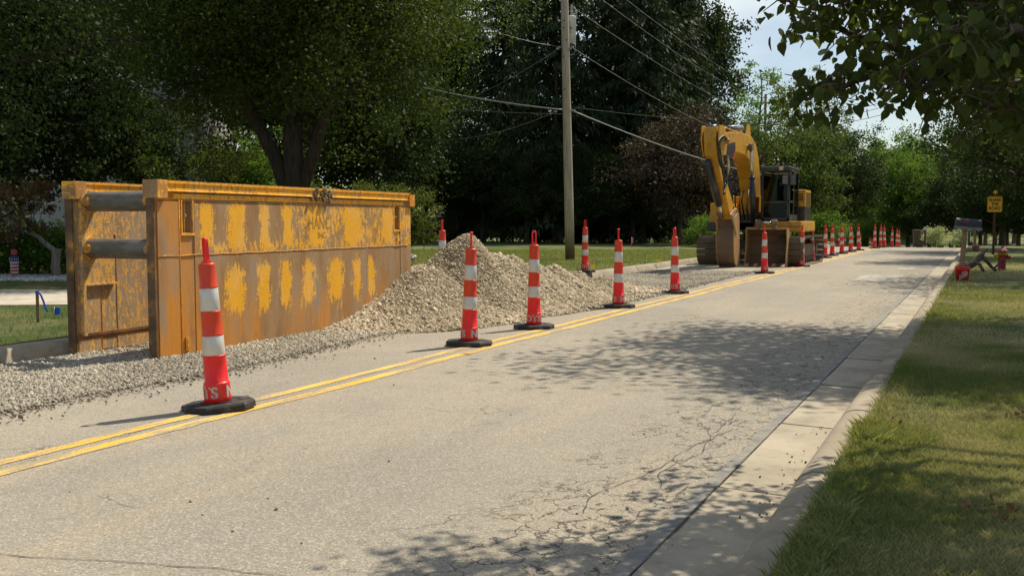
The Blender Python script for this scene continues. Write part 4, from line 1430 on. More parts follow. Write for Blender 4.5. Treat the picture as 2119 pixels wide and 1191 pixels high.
rh = random.Random(77)
hill = [(1745, 150, 1.5), (1790, 168, 1.35), (1835, 178, 1.45), (1880, 172, 1.4), (1925, 180, 1.5), (1700, 165, 1.5), (1960, 170, 1.4), (1995, 178, 1.5), (1765, 128, 1.15), (1815, 135, 1.25), (1862, 128, 1.3), (1905, 132, 1.25), (1945, 126, 1.3),
        (1735, 112, 1.0), (1785, 108, 0.95), (1835, 112, 1.15), (1880, 106, 1.15), (1925, 108, 1.1), (1970, 104, 1.2), (1650, 140, 1.25), (1600, 150, 1.2), (1855, 92, 0.85), (1900, 90, 0.75), (1810, 100, 0.8), (1950, 88, 0.8), (2010, 96, 1.1), (2060, 100, 1.2), (2110, 104, 1.2), (2040, 150, 1.5), (2100, 160, 1.5)]
words_ = ['bright green tree', 'mid green tree', 'pale green tree', 'full green tree']
for i, (px, Z, sc) in enumerate(hill):
    key = 'round2' if i % 3 != 1 or Z > 120 else 'round'
    row = 'on the skyline of the far hill' if Z > 145 else 'half way down the far hill' if Z > 120 else 'at the foot of the far hill'
    side = 'left of the road end' if px < 1840 else 'above the road end' if px < 1935 else 'above the leaning mailbox' if px < 2000 else 'behind the dark right-hand trees'
    plant(key, 'hill_tree', px, Z, sc * rh.uniform(0.92, 1.08), rh.uniform(0, 6), 'green tree %s, %s' % (row, side), 'tree', GH, sz=rh.uniform(0.95, 1.2), z=lawnz(0, at(px, Z).y) - 1.0)

# right-hand street trees
own_tree('street_tree', (3.2, 15.3, 0), 0, 520, 165, (4.2, 3.3, 2.2), 0.125, 6.0, 7.4, 0.20, 201, M['leaf_near'],
         'street tree whose dark crown fills the upper right behind the nearest leaves', cs=0.85, offxy=(-0.9, 0))
own_tree('street_tree', (2.6, 28.5, 0), 0, 330, 120, (3.4, 3.4, 3.9), 0.12, 5.3, 7.8, 0.22, 205, M['leaf_near'],
         'dark street tree hanging low over the mailboxes', cs=0.9, flat=0.95, group=None)
own_tree('street_tree', (2.55, 53.0, 0), 0, 300, 120, (4.6, 4.4, 4.6), 0.17, 6.8, 9.0, 0.36, 209, M['leaf_dark'],
         'street tree with a thick grey trunk behind the fire hydrant', z=0.02, cs=1.0, flat=0.9)
own_tree('street_tree', (1.9, 41.5, 0), 0, 250, 120, (3.7, 3.7, 3.9), 0.14, 6.6, 8.6, 0.2, 213, M['leaf_dark'],
         'dark street tree above the yellow road sign', cs=0.95, flat=0.85)
plant('dark', 'dark_tree', 2075, 76, 0.95, 0.7, 'dark tree behind the thick grey trunk at the right edge', z=-1.2)
plant('dark', 'dark_tree', 1985, 84, 0.9, 1.7, 'dark tree behind the leaning mailbox post', z=-2.0)
plant('dark', 'dark_tree', 1925, 94, 0.85, 2.7, 'dark tree above the brown waste bin', z=-2.6)
plant('dark', 'dark_shrub', 2030, 82, 0.62, 0.7, 'dark shrub mass behind the farther mailbox', 'shrub', z=-1.0)
plant('dark', 'dark_shrub', 2085, 78, 0.62, 1.7, 'dark shrub mass behind the fire hydrant', 'shrub', z=-1.0)
plant('dark', 'dark_shrub', 2125, 72, 0.55, 2.7, 'dark shrub mass at the right edge behind the thick trunk', 'shrub', z=-0.8)
plant('dark', 'dark_tree', 2140, 66, 1.0, 2.9, 'dark tree at the right edge of the far lawn', z=-0.4)


# --- nearest tree: big heart-shaped leaves on drooping twigs
def near_tree():
    rs = np.random.RandomState(301); rr = random.Random(301)
    root = thing('pear_tree', (3.3, 7.2, 0.12), 0, 'nearest tree, its large dark leaves hanging into the upper right corner', 'tree')
    o = Vector((3.3, 7.2, 0.12))
    P = lambda px, py, Z: at(px, Z - 0.5, py=py) - o
    tb = MB()
    tb.tube([(0, 0, -0.1), (0.03, 0, 0.8), (-0.04, 0.05, 1.8), (0, 0, 2.6), (0.1, 0.1, 4.2), (0, 0.2, 6.2)], [0.17, 0.14, 0.13, 0.12, 0.08, 0.03], 14)
    boughs = [
        [(0, 0, 2.1), P(2150, 190, 7.0), P(2000, 130, 6.6), P(1850, 105, 6.3), P(1745, 60, 6.0), P(1672, 40, 5.8), P(1625, 2, 5.7)],
        [(0, 0, 1.9), P(2160, 230, 6.6), P(2020, 170, 6.2), P(1900, 160, 6.0), P(1830, 145, 5.8), P(1770, 172, 5.6), P(1690, 195, 5.5), P(1650, 215, 5.4)],
        [(0, 0, 2.5), P(2150, 60, 6.6), P(2000, 20, 6.1), P(1860, -10, 5.8), P(1730, 5, 5.6), P(1660, -30, 5.5)],
        [(0, 0, 2.2), P(2140, 140, 5.8), P(2040, 110, 5.5), P(1960, 150, 5.3), P(1900, 185, 5.2), P(1845, 170, 5.1)],
        [(0, 0, 2.2), P(2200, 100, 5.0), P(2100, 60, 4.7), P(2020, 80, 4.6), P(1960, 60, 4.5)],
        [(0, 0, 2.0), P(2220, 260, 5.4), P(2130, 235, 5.2), P(2070, 210, 5.0), P(2040, 240, 5.0)],
        [(0, 0, 2.6), P(2080, -60, 5.8), P(1900, -120, 5.6), P(1700, -200, 5.4), P(1560, -200, 5.5), P(1430, -190, 5.5)],
        [(0, 0, 2.6), P(2080, -120, 6.4), P(1900, -220, 6.4), P(1700, -300, 6.1), P(1580, -290, 6.0)],
        [(0, 0, 2.8), P(2080, -160, 5.0), P(1900, -230, 5.0), P(1650, -260, 5.1), P(1500, -250, 5.1)],
        [(0, 0, 2.4), (-1.2, -1.0, 3.0), (-1.9, -1.6, 3.3), (-2.5, -1.9, 3.4)],
    ]
    for k in range(16):
        a = rr.uniform(-3.3, 0.6); L = rr.uniform(1.3, 2.5); z0 = rr.uniform(2.6, 5.4)
        boughs.append([(0, 0, z0), (math.cos(a) * L * .4, math.sin(a) * L * .4, z0 + .3), (math.cos(a) * L * .8, math.sin(a) * L * .8, z0 + .45), (math.cos(a) * L, math.sin(a) * L, z0 + .3)])
    C = []; T = []; D = []
    def leaves_along(a, b, n, spread, t0):
        for _ in range(n):
            q = a.lerp(b, rr.random()) + Vector((rr.gauss(0, spread), rr.gauss(0, spread), rr.gauss(-0.02, spread * 0.8)))
            C.append(q); T.append(min(1, max(0, rr.gauss(t0, 0.25))))
            D.append((rr.gauss(0, 0.55), rr.gauss(0, 0.55), -abs(rr.gauss(0.75, 0.35))))
    for bi, bo in enumerate(boughs):
        pts = [Vector(p) for p in bo]
        n = len(pts)
        rb = 0.035 if bi < 10 else 0.03
        sm = []
        for i in range(n - 1):
            for j in range(4):
                sm.append(pts[i].lerp(pts[i + 1], j / 4) + Vector((rr.gauss(0, .012), rr.gauss(0, .012), rr.gauss(0, .012))) * (0 if i == 0 else 1))
        sm.append(pts[-1])
        m = len(sm)
        tb.tube(sm, [rb * (1 - 0.88 * i / (m - 1)) + 0.002 for i in range(m)], 7)
        dens = 5 if bi < 6 else 11
        for i in range(5, m - 1):
            leaves_along(sm[i], sm[i + 1], dens, 0.07, 0.45)
            for q in range(3):
                sg_ = 0.13 if bi < 6 else 0.2
                e = sm[i] + Vector((rr.gauss(0, sg_), rr.gauss(0, sg_), rr.gauss(0, sg_ * 0.7)))
                mid = sm[i].lerp(e, .5) + Vector((0, 0, .03))
                tb.tube([sm[i], mid, e], [0.006, 0.004, 0.002], 5, cap=False)
                leaves_along(mid, e, 3 if bi < 6 else 7, 0.035, 0.45)
    # dense part toward the corner
    for k in range(170):
        a = P(rr.uniform(1930, 2300), rr.uniform(-260, 130), rr.uniform(4.8, 6.6))
        e = a + Vector((rr.gauss(0, .22), rr.gauss(0, .22), rr.gauss(0, .15)))
        tb.tube([a, a.lerp(e, .5) + Vector((0, 0, .03)), e], [0.007, 0.005, 0.002], 5, cap=False)
        leaves_along(a, e, 14, 0.09, 0.4)
    for k in range(34):
        a = P(rr.uniform(1760, 1950), rr.uniform(-60, 70), rr.uniform(5.4, 7.4))
        e = a + Vector((rr.gauss(0, .2), rr.gauss(0, .2), rr.gauss(0, .13)))
        tb.tube([a, a.lerp(e, .5) + Vector((0, 0, .03)), e], [0.006, 0.004, 0.002], 5, cap=False)
        leaves_along(a, e, 12, 0.09, 0.4)
    # upper crown above the picture
    for k in range(150):
        d = Vector((rr.gauss(0, 1), rr.gauss(0, 1), rr.gauss(0, 1))).normalized() * rr.random() ** 0.4
        a = Vector((-2.0 + d.x * 2.55, -1.05 + d.y * 1.2, 4.6 + d.z * 1.0))
        e = a + Vector((rr.gauss(0, .25), rr.gauss(0, .25), rr.gauss(0, .12)))
        if k % 5 == 0:
            b0_ = Vector((0, 0, rr.uniform(2.4, 3.6)))
            tb.tube([b0_, b0_.lerp(a, 0.5) + Vector((0, 0, 0.3)), a, e], [0.03, 0.02, 0.010, 0.003], 6)
        leaves_along(a, e, 62, 0.15, 0.45)
    for k in range(85):
        d = Vector((rr.gauss(0, 1), rr.gauss(0, 1), rr.gauss(0, 1))).normalized() * rr.random() ** 0.4
        a = Vector((-1.5 + d.x * 1.45, -0.15 + d.y * 1.15, 4.5 + d.z * 0.9))
        e = a + Vector((rr.gauss(0, .25), rr.gauss(0, .25), rr.gauss(0, .12)))
        leaves_along(a, e, 62, 0.15, 0.45)
    C = np.array([tuple(c) for c in C]); n = len(C)
    V, F, nf = leaf_faces(C, 0.064 * rs.uniform(0.55, 1.25, n), rs, kind='heart', dirs=np.array(D))
    link('crown', npmesh('crown', V, F, np.repeat(T, nf)), M['leaf_near'], root)
    tb.build('trunk', M['bark'], root)
near_tree()


# ------------------------------------------------------------------ grass blades
def grass(name, pts, hmin, hmax, wid, tint, mat, rs, lean=0.35):
    n = len(pts)
    a = rs.uniform(0, 2 * np.pi, n)
    h = rs.uniform(hmin, hmax, n)
    w = wid * rs.uniform(0.7, 1.3, n)
    ux, uy = np.cos(a), np.sin(a)
    la = rs.uniform(0, 2 * np.pi, n); ll = np.abs(rs.normal(0, lean, n)) * h
    lx, ly = np.cos(la) * ll, np.sin(la) * ll
    b = pts
    V = np.zeros((n, 4, 3))
    V[:, 0] = b + np.stack([-ux * w, -uy * w, np.zeros(n)], 1)
    V[:, 1] = b + np.stack([ux * w, uy * w, np.zeros(n)], 1)
    V[:, 2] = b + np.stack([ux * w * 0.7 + lx * 0.45, uy * w * 0.7 + ly * 0.45, h * 0.6], 1)
    V[:, 3] = b + np.stack([lx, ly, h], 1)
    F = np.zeros((n, 4), int)
    ar = np.arange(n) * 4
    F[:, 0] = ar; F[:, 1] = ar + 1; F[:, 2] = ar + 2; F[:, 3] = ar + 3
    o = link(name, npmesh(name, V.reshape(-1, 3), F, tint), mat)
    tag(o, 'short mown grass with dry straw coloured patches', 'grass', kind='stuff')
    return o


def patchnoise(x, y, sc, seed):
    # cheap value noise from sines (blade colour patches)
    r_ = np.random.RandomState(seed)
    o = np.zeros(len(x))
    for k in range(14):
        f = sc * (1.6 ** (k % 5)); th = r_.uniform(0, 6.28); ph = r_.uniform(0, 6.28)
        o += np.sin((x * np.cos(th) + y * np.sin(th)) * f + ph) / (1 + (k % 5) * 0.5)
    return o / 4.0


def build_grass():
    rs = np.random.RandomState(77)
    P = []
    for (Z0, Z1, N) in ((2.9, 6.0, 420000), (6.0, 10, 300000), (10, 18, 170000), (18, 34, 90000)):
        Z = np.sqrt(rs.uniform(Z0 ** 2, Z1 ** 2, N))
        xc = rs.uniform(-0.1, 0.56, N) * Z
        x = RT.x * xc + FW.x * Z; y = RT.y * xc + FW.y * Z
        k = x > RB + 0.0 + rs.normal(0, 0.02, N)
        x, y, Z = x[k], y[k], Z[k]
        P.append(np.stack([x, y, Z], 1))
    P = np.concatenate(P)
    x, y, Z = P.T
    pn = patchnoise(x, y, 0.9, 3) * 0.5 + patchnoise(x, y, 3.5, 5) * 0.25
    edge = np.exp(-np.abs(x - RB) / 0.14)
    dry = np.clip(0.42 + pn * 1.2 + rs.normal(0, 0.16, len(x)) - edge * 0.15, 0, 1)
    z = np.array([0.128] * len(x)) + 0.012 * np.sin(x * 2.1 + y * 0.7)
    z = np.where(y > 50, z - 0.0008 * (y - 50) ** 2, z)
    near = Z < 8
    hm = np.where(edge > 0.35, 1.5, 1.0)
    tuft = (np.hypot(x - gnd(1835, 905, .13).x, y - gnd(1835, 905, .13).y) < 0.28)
    hh = (0.014 + 0.028 * rs.uniform(0, 1, len(x)) ** 1.5) * hm * np.where(tuft, 1.6, 1) * np.where(Z > 12, 1.3, 1)
    pts = np.stack([x, y, z], 1)
    wid = np.clip(0.0011 * Z / 5, 0.0009, 0.010)
    n = len(x)
    a = rs.uniform(0, 2 * np.pi, n); ux, uy = np.cos(a) * wid, np.sin(a) * wid
    la = rs.uniform(0, 2 * np.pi, n); ll = np.abs(rs.normal(0.35, 0.4, n)) * hh
    lx, ly = np.cos(la) * ll, np.sin(la) * ll
    zz = np.zeros(n)
    V = np.zeros((n, 4, 3))
    V[:, 0] = pts + np.stack([-ux, -uy, zz], 1); V[:, 1] = pts + np.stack([ux, uy, zz], 1)
    V[:, 2] = pts + np.stack([ux * .7 + lx * .45, uy * .7 + ly * .45, hh * .62], 1); V[:, 3] = pts + np.stack([lx, ly, hh], 1)
    F = (np.arange(n) * 4)[:, None] + np.array([0, 1, 2, 3])
    dry = np.where(tuft, dry * 0.3, dry)
    o = link('grass', npmesh('grass', V.reshape(-1, 3), F, dry), M['grass_r'])
    tag(o, 'mown grass with straw coloured patches beside the kerb', 'grass', kind='stuff')
    # far lawn, left of the road
    N = 120000
    Z = np.sqrt(rs.uniform(9 ** 2, 44 ** 2, N)); xc = rs.uniform(-0.56, 0.25, N) * Z
    x = RT.x * xc + FW.x * Z; y = RT.y * xc + FW.y * Z
    # keep clear of the driveway
    Zc = Z
    k = (x < LB - 0.01) & ~((Z > 14.6) & (Z < 19.9) & (x < -10))
    x, y, Z = x[k], y[k], Z[k]
    n = len(x)
    pts = np.stack([x, y, np.full(n, 0.128)], 1)
    pn = patchnoise(x, y, 0.5, 9)
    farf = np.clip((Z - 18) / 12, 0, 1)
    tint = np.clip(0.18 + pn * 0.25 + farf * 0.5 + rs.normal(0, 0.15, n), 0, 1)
    hh = 0.035 + 0.04 * rs.uniform(0, 1, n); wid = 0.0012 * Z / 4
    a = rs.uniform(0, 2 * np.pi, n); ux, uy = np.cos(a) * wid, np.sin(a) * wid
    lx, ly = rs.normal(0, .015, n), rs.normal(0, .015, n); zz = np.zeros(n)
    V = np.zeros((n, 4, 3))
    V[:, 0] = pts + np.stack([-ux, -uy, zz], 1); V[:, 1] = pts + np.stack([ux, uy, zz], 1)
    V[:, 2] = pts + np.stack([ux * .7 + lx * .45, uy * .7 + ly * .45, hh * .62], 1); V[:, 3] = pts + np.stack([lx, ly, hh], 1)
    F = (np.arange(n) * 4)[:, None] + np.array([0, 1, 2, 3])
    o = link('grass', npmesh('grass', V.reshape(-1, 3), F, tint), M['grass_l'])
    tag(o, 'green lawn beyond the far kerb', 'grass', kind='stuff')
build_grass()

# ------------------------------------------------------------------ excavator
def paint(name, c, c2, dirt, rough=0.42):
    t = NT(name)
    v = t.vec()
    col = t.mix(t.smooth(t.noise(v, 1.4, 5, 0.6), 0.35, 0.65), c, c2)
    col = t.mix(t.math('MULTIPLY', t.smooth(t.noise(t.vec((1, 1, 0.35)), 4.5, 8, 0.75), 0.49, 0.68), 0.8), col, dirt)
    col = t.mix(t.math('MULTIPLY', t.smooth(t.noise(v, 24, 6, 0.75), 0.60, 0.70), 0.6), col, tuple(x * 0.35 for x in dirt))
    return t.bsdf(col, rough, 0, t.bump(t.noise(v, 35, 5, 0.7), 0.15, 0.006), 0.5)


M['ex_yellow'] = paint('machine yellow', (0.66, 0.33, 0.012), (0.52, 0.25, 0.015), (0.20, 0.12, 0.045))
M['ex_black'] = paint('machine black', (0.018, 0.020, 0.022), (0.030, 0.032, 0.034), (0.07, 0.06, 0.05), 0.35)
M['ex_track'] = paint('muddy track steel', (0.10, 0.078, 0.052), (0.15, 0.115, 0.075), (0.22, 0.17, 0.11), 0.8)
M['bucket'] = paint('worn bucket steel', (0.13, 0.085, 0.052), (0.19, 0.115, 0.062), (0.25, 0.14, 0.055), 0.62)
M['bucket_edge'] = paint('scraped bucket yellow', (0.40, 0.23, 0.085), (0.32, 0.18, 0.07), (0.22, 0.15, 0.08), 0.6)
M['chrome'] = plain('chrome rod', (0.62, 0.60, 0.55), 0.22, 0.9, var=0.1)
M['barrel'] = paint('blue grey cylinder barrel', (0.10, 0.115, 0.13), (0.14, 0.15, 0.16), (0.16, 0.13, 0.09), 0.35)
M['hose'] = plain('black hose', (0.03, 0.027, 0.022), 0.5, var=0.4, dirt=(0.16, 0.12, 0.07))
M['red'] = plain('red paint', (0.55, 0.04, 0.02), 0.5)
M['seat'] = plain('dark seat', (0.05, 0.05, 0.05), 0.8)
t = NT('tinted glass')
gl = t.t.nodes.new('ShaderNodeBsdfGlossy'); gl.inputs['Roughness'].default_value = 0.03; gl.inputs[0].default_value = (0.35, 0.40, 0.38, 1)
tp_ = t.t.nodes.new('ShaderNodeBsdfTransparent'); tp_.inputs[0].default_value = (0.34, 0.42, 0.37, 1)
fr_ = t.t.nodes.new('ShaderNodeFresnel'); fr_.inputs[0].default_value = 1.45
ad_ = t.math('MULTIPLY', fr_.outputs[0], 0.9)
mx_ = t.t.nodes.new('ShaderNodeMixShader'); t.t.links.new(ad_, mx_.inputs[0]); t.t.links.new(tp_.outputs[0], mx_.inputs[1]); t.t.links.new(gl.outputs[0], mx_.inputs[2])
t.t.links.new(mx_.outputs[0], t.out.inputs[0]); M['glass'] = t.m

EO = Vector((-6.62, 33.7, 0.0))


def E(px, py, Y):
    """image point on the plane y=Y -> excavator coordinates"""
    d = ray(px, py); k = Y / d.y
    return Vector((d.x * k, Y, HC + d.z * k)) - EO


def ey(poly):
    return [(y - EO.y, z) for y, z in poly]


def ringed(mb, pts, w):
    pass


def excavator():
    root = thing('excavator', EO, 0, 'large yellow tracked excavator with a black cab parked facing us on the closed lane', 'excavator')
    # ---- tracks
    for sgn, xa, xb in ((-1, -8.26, -7.46), (1, -5.72, -4.92)):
        xa -= EO.x; xb -= EO.x
        R = 0.44; L = 1.78; zc = 0.47
        # inner loop
        path = []
        N1 = 20
        tot = 4 * L + 2 * math.pi * R
        def pt(s_):
            s_ = s_ % tot
            if s_ < 2 * L: return (-L + s_, zc + R, 0.0)
            s_ -= 2 * L
            if s_ < math.pi * R:
                a = math.pi / 2 - s_ / R; return (L + R * math.cos(a), zc + R * math.sin(a), -(math.pi / 2 - a))
            s_ -= math.pi * R
            if s_ < 2 * L: return (L - s_, zc - R, math.pi)
            s_ -= 2 * L
            a = -math.pi / 2 - s_ / R; return (-L + R * math.cos(a), zc + R * math.sin(a), -(math.pi / 2 - a))
        ns = 54
        tr = MB()
        for i in range(ns):
            y, z, th = pt(i * tot / ns)
            Mx = Matrix.Translation(((xa + xb) / 2, y, z)) @ Matrix.Rotation(th, 4, 'X')
            pl = tot / ns * 0.93
            tr.bbox((0, 0, 0), (xb - xa, pl, 0.022), 0.004, Mx, 1)
            for q in (-0.4, 0.0, 0.4):
                tr.box((0, q * pl, 0.022), (xb - xa - 0.01, 0.012, 0.026), Mx, 1, 0.6)
        tk = tr.build('track', M['ex_track'], root)
        ch = MB()
        for i in range(ns):
            y, z, th = pt(i * tot / ns)
            Mx = Matrix.Translation(((xa + xb) / 2, y, z)) @ Matrix.Rotation(th, 4, 'X')
            for q in (-0.09, 0.09):
                ch.box((q, 0, -0.055), (0.04, tot / ns * 0.98, 0.07), Mx)
        ch.build('track_links', M['ex_track'], tk)
        fr = MB()
        xm = (xa + xb) / 2
        fr.prism([(-1.55, 0.28), (1.55, 0.28), (1.70, 0.42), (1.45, 0.66), (-1.45, 0.66), (-1.70, 0.42)], xm - 0.17, xm + 0.17)
        fr.build('track_frame', M['ex_track'], tk, 0.02)
        for yy, nm in ((-L, 'idler_wheel'), (L, 'drive_sprocket')):
            w = MB()
            w.tube([(xm - 0.10, yy, zc), (xm + 0.10, yy, zc)], 0.36, 24)
            w.tube([(xm - 0.20, yy, zc), (xm + 0.22, yy, zc)], 0.17, 16)
            w.build(nm, M['ex_track'], tk)
        for k in range(7):
            w = MB(); yy = -1.35 + k * 0.45
            w.tube([(xm - 0.16, yy, 0.19), (xm + 0.16, yy, 0.19)], 0.105, 12)
            w.build('track_roller', M['ex_track'], tk)
    c = MB()
    c.bbox((0, 0, 0.62), (1.9, 1.7, 0.32), 0.05)
    c.tube([(0, 0, 0.76), (0, 0, 1.02)], 0.62, 28)
    c.build('car_body', M['ex_track'], root)
    # ---- upper works
    skZ0, skZ1 = 1.06, 1.40
    dk = MB()
    dk.prism([(-1.55, -1.25), (1.46, -1.25), (1.46, 1.35), (1.1, 1.75), (-1.1, 1.75), (-1.55, 1.35)], skZ0 + 0.02, skZ1 - 0.03, 'z')
    dk.build('deck', M['ex_black'], root, 0.02)
    sk = MB()   # yellow skirt under the cab
    sk.bbox(((0.02 + 1.52) / 2, -0.10, (skZ0 + skZ1) / 2), (1.50, 2.75, skZ1 - skZ0), 0.05)
    sk.build('skirt', M['ex_yellow'], root)
    s2 = MB()
    s2.box((0.77, -1.478, skZ0 + 0.17), (1.44, 0.012, 0.022))
    s2.build('skirt_trim', M['ex_black'], root)
    # left tool box / fuel tank
    lx0, lx1 = E(1468, 450, 32.5).x, E(1491, 450, 32.5).x
    tb = MB()
    tb.bbox(((lx0 + lx1) / 2 + 0.10, -0.2, 1.52), (lx1 - lx0 + 0.20, 1.9, 0.94), 0.05)
    tb.bbox(((lx0 + lx1) / 2 + 0.12, 0.15, 2.12), (0.20, 1.0, 0.34), 0.04)
    tb.build('tool_box', M['ex_yellow'], root)
    q = MB(); q.box(((lx0 + lx1) / 2 + 0.10, -1.152, 1.25), (lx1 - lx0 + 0.12, 0.006, 0.012)); q.build('box_seam', M['ex_black'], root)
    # counterweight and hood
    cw = MB()
    cw.prism([(-1.5, 1.15), (1.30, 1.15), (1.30, 1.65), (1.05, 2.0), (0.5, 2.15), (-0.5, 2.15), (-1.15, 2.0), (-1.5, 1.65)], 1.06, 2.05, 'z')
    cw.build('counterweight', M['ex_yellow'], root, 0.06)
    hx = E(1671, 430, 34.6).x
    ho = MB(); ho.bbox((hx - 0.55, 1.05, 2.16), (1.10, 1.15, 0.58), 0.06)
    ho.bbox((hx - 1.7, 1.1, 1.85), (1.3, 1.2, 0.80), 0.05)
    hood = ho.build('engine_hood', M['ex_yellow'], root)
    q = MB(); q.bbox((hx - 0.54, 1.02, 1.64), (1.07, 1.15, 0.48), 0.03); q.build('side_panel', M['ex_black'], root)
    q = MB()
    for k in range(13):
        q.box((hx + 0.002, 1.05, 1.52 + k * 0.068), (0.02, 0.95, 0.028))
    for k in range(5):
        q.box((hx - 0.25, 0.472, 2.10 + k * 0.05), (0.34, 0.012, 0.022))
    q.build('vent_grille', M['ex_black'], hood)
    # ---- cab
    cx0, cx1 = E(1575, 400, 32.25).x, E(1634, 400, 32.25).x
    cy0, cy1 = 32.25 - EO.y, 33.95 - EO.y
    cz0, cz1 = 1.40, E(1600, 351, 32.25).z
    fb = MB()
    pw = 0.075
    for (x, y) in ((cx0, cy0), (cx1, cy0), (cx0, cy1), (cx1, cy1), (cx1, (cy0 + cy1) / 2 - 0.05)):
        lean = 0.10 if y == cy0 else 0.0
        xx = x + (pw / 2 if x == cx0 else -pw / 2); yy = y + (pw / 2 if y == cy0 else 0)
        fb.box((xx, yy, (cz0 + cz1) / 2), (pw, pw, cz1 - cz0))
    fb.bbox(((cx0 + cx1) / 2, cy0 + 0.03, cz0 + 0.06), (cx1 - cx0, 0.06, 0.14), 0.02)
    fb.bbox((cx1 - 0.03, (cy0 + cy1) / 2, cz0 + 0.10), (0.06, cy1 - cy0, 0.22), 0.02)
    fb.bbox((cx0 + 0.03, (cy0 + cy1) / 2, cz0 + 0.25), (0.06, cy1 - cy0, 0.5), 0.02)
    fb.bbox(((cx0 + cx1) / 2, cy1, cz0 + 0.35), (cx1 - cx0, 0.06, 0.7), 0.02)
    fb.bbox(((cx0 + cx1) / 2, (cy0 + cy1) / 2, cz0 + 0.03), (cx1 - cx0, cy1 - cy0, 0.06), 0.02)
    fb.box(((cx0 + cx1) / 2, cy0 + 0.035, cz0 + 0.60), (cx1 - cx0, 0.045, 0.045))
    fb.box((cx1 - 0.03, cy0 + 0.40, cz0 + 0.62), (0.05, 0.8, 0.06))
    cab = fb.build('cab', M['ex_black'], root)
    rf = MB(); rf.bbox(((cx0 + cx1) / 2, (cy0 + cy1) / 2 - 0.02, cz1 + 0.02), (cx1 - cx0 + 0.06, cy1 - cy0 + 0.12, 0.16), 0.065, None, 4)
    rf.build('roof', M['ex_black'], cab)
    def pane(nm, c_, d_):
        g = MB(); g.box(c_, d_); g.build(nm, M['glass'], cab)
    pane('windscreen', ((cx0 + cx1) / 2, cy0 + 0.03, cz0 + 1.05), (cx1 - cx0 - 0.14, 0.012, 0.86))
    pane('lower_windscreen', ((cx0 + cx1) / 2, cy0 + 0.03, cz0 + 0.36), (cx1 - cx0 - 0.14, 0.012, 0.44))
    pane('door_window', (cx1 - 0.025, cy0 + 0.42, cz0 + 1.05), (0.012, 0.66, 0.80))
    pane('door_window', (cx1 - 0.025, cy0 + 0.42, cz0 + 0.42), (0.012, 0.66, 0.34))
    pane('side_window', (cx1 - 0.025, cy0 + 1.25, cz0 + 0.95), (0.012, 0.66, 1.1))
    pane('side_window', (cx0 + 0.025, (cy0 + cy1) / 2, cz0 + 1.0), (0.012, cy1 - cy0 - 0.2, 0.95))
    pane('rear_window', ((cx0 + cx1) / 2, cy1, cz0 + 1.1), (cx1 - cx0 - 0.16, 0.012, 0.75))
    q = MB()
    q.bbox(((cx0 + cx1) / 2, cy1 - 0.62, cz0 + 0.45), (0.5, 0.5, 0.14), 0.05); q.bbox(((cx0 + cx1) / 2, cy1 - 0.40, cz0 + 0.85), (0.48, 0.12, 0.75), 0.05)
    q.bbox(((cx0 + cx1) / 2, cy1 - 0.60, cz0 + 0.2), (0.35, 0.35, 0.38), 0.03)
    q.build('seat', M['seat'], cab)
    for sx_ in (-0.3, 0.3):
        q = MB(); q.tube([((cx0 + cx1) / 2 + sx_, cy0 + 0.55, cz0 + 0.3), ((cx0 + cx1) / 2 + sx_, cy0 + 0.5, cz0 + 0.7)], 0.02, 8)
        q.bbox(((cx0 + cx1) / 2 + sx_, cy0 + 0.49, cz0 + 0.74), (0.05, 0.05, 0.12), 0.015)
        q.build('control_lever', M['ex_black'], cab)
    q = MB(); q.bbox((E(1616, 352, 32.1).x, cy0 - 0.06, cz1 + 0.03), (0.15, 0.09, 0.13), 0.02)
    wl = q.build('work_light', M['bucket_edge'], cab)
    q = MB(); q.bbox((E(1616, 352, 32.1).x, cy0 - 0.112, cz1 + 0.03), (0.11, 0.014, 0.09), 0.005); q.build('lens', M['sheeting'], wl)
    for px_, yy, hh in ((1625, 32.0, 0.30), (1641, 32.35, 0.34)):
        c_ = E(px_, 372, yy)
        q = MB(); q.bbox(c_, (0.19, 0.05, hh), 0.03, None, 3)
        m_ = q.build('mirror', M['ex_black'], cab)
        q = MB(); q.tube([c_ + Vector((0, 0.02, hh / 2)), c_ + Vector((-0.02, 0.10, hh / 2 + 0.1)), Vector((c_.x - 0.04, cy0 + 0.05, cz1 - 0.04))], 0.012, 6)
        q.build('mirror_arm', M['ex_black'], m_)
        q = MB(); q.bbox(c_ + Vector((0, -0.026, 0)), (0.155, 0.006, hh - 0.05), 0.002); q.build('mirror_glass', M['barrel'], m_)
    # grab rail at the right of the cab
    q = MB(); q.tube([(cx1 + 0.03, cy0 + 0.1, cz0 + 0.25), (cx1 + 0.10, cy0 + 0.1, cz0 + 0.3), (cx1 + 0.10, cy0 + 0.15, cz0 + 0.95), (cx1 + 0.03, cy0 + 0.2, cz0 + 1.0)], 0.014, 6)
    q.build('grab_rail', M['ex_black'], root)
    # ---- boom
    bx0, bx1 = -7.16 - EO.x, -6.66 - EO.x
    bxm = (bx0 + bx1) / 2
    boom_poly = [(33.55, 1.45), (33.6, 1.9), (33.45, 2.8), (33.15, 3.45), (32.7, 3.85), (32.1, 4.05), (31.2, 4.10), (29.6, 4.02), (28.4, 3.92), (28.05, 3.80), (28.1, 3.55), (28.5, 3.42), (29.8, 3.44), (30.9, 3.44), (31.6, 3.34), (32.1, 3.12), (32.5, 2.75), (32.72, 2.3), (32.82, 1.7), (32.85, 1.35), (33.2, 1.25)]
    bm_ = MB(); bm_.prism(ey(boom_poly), bx0, bx1)
    boom = bm_.build('boom', M['ex_yellow'], root, 0.03)
    # decal: black shape and red sliver on the side plate
    xx = bx1 + 0.004
    def onside(px, py):
        d = ray(px, py); k = (xx + EO.x) / d.x
        return Vector((xx, d.y * k - EO.y, HC + d.z * k))
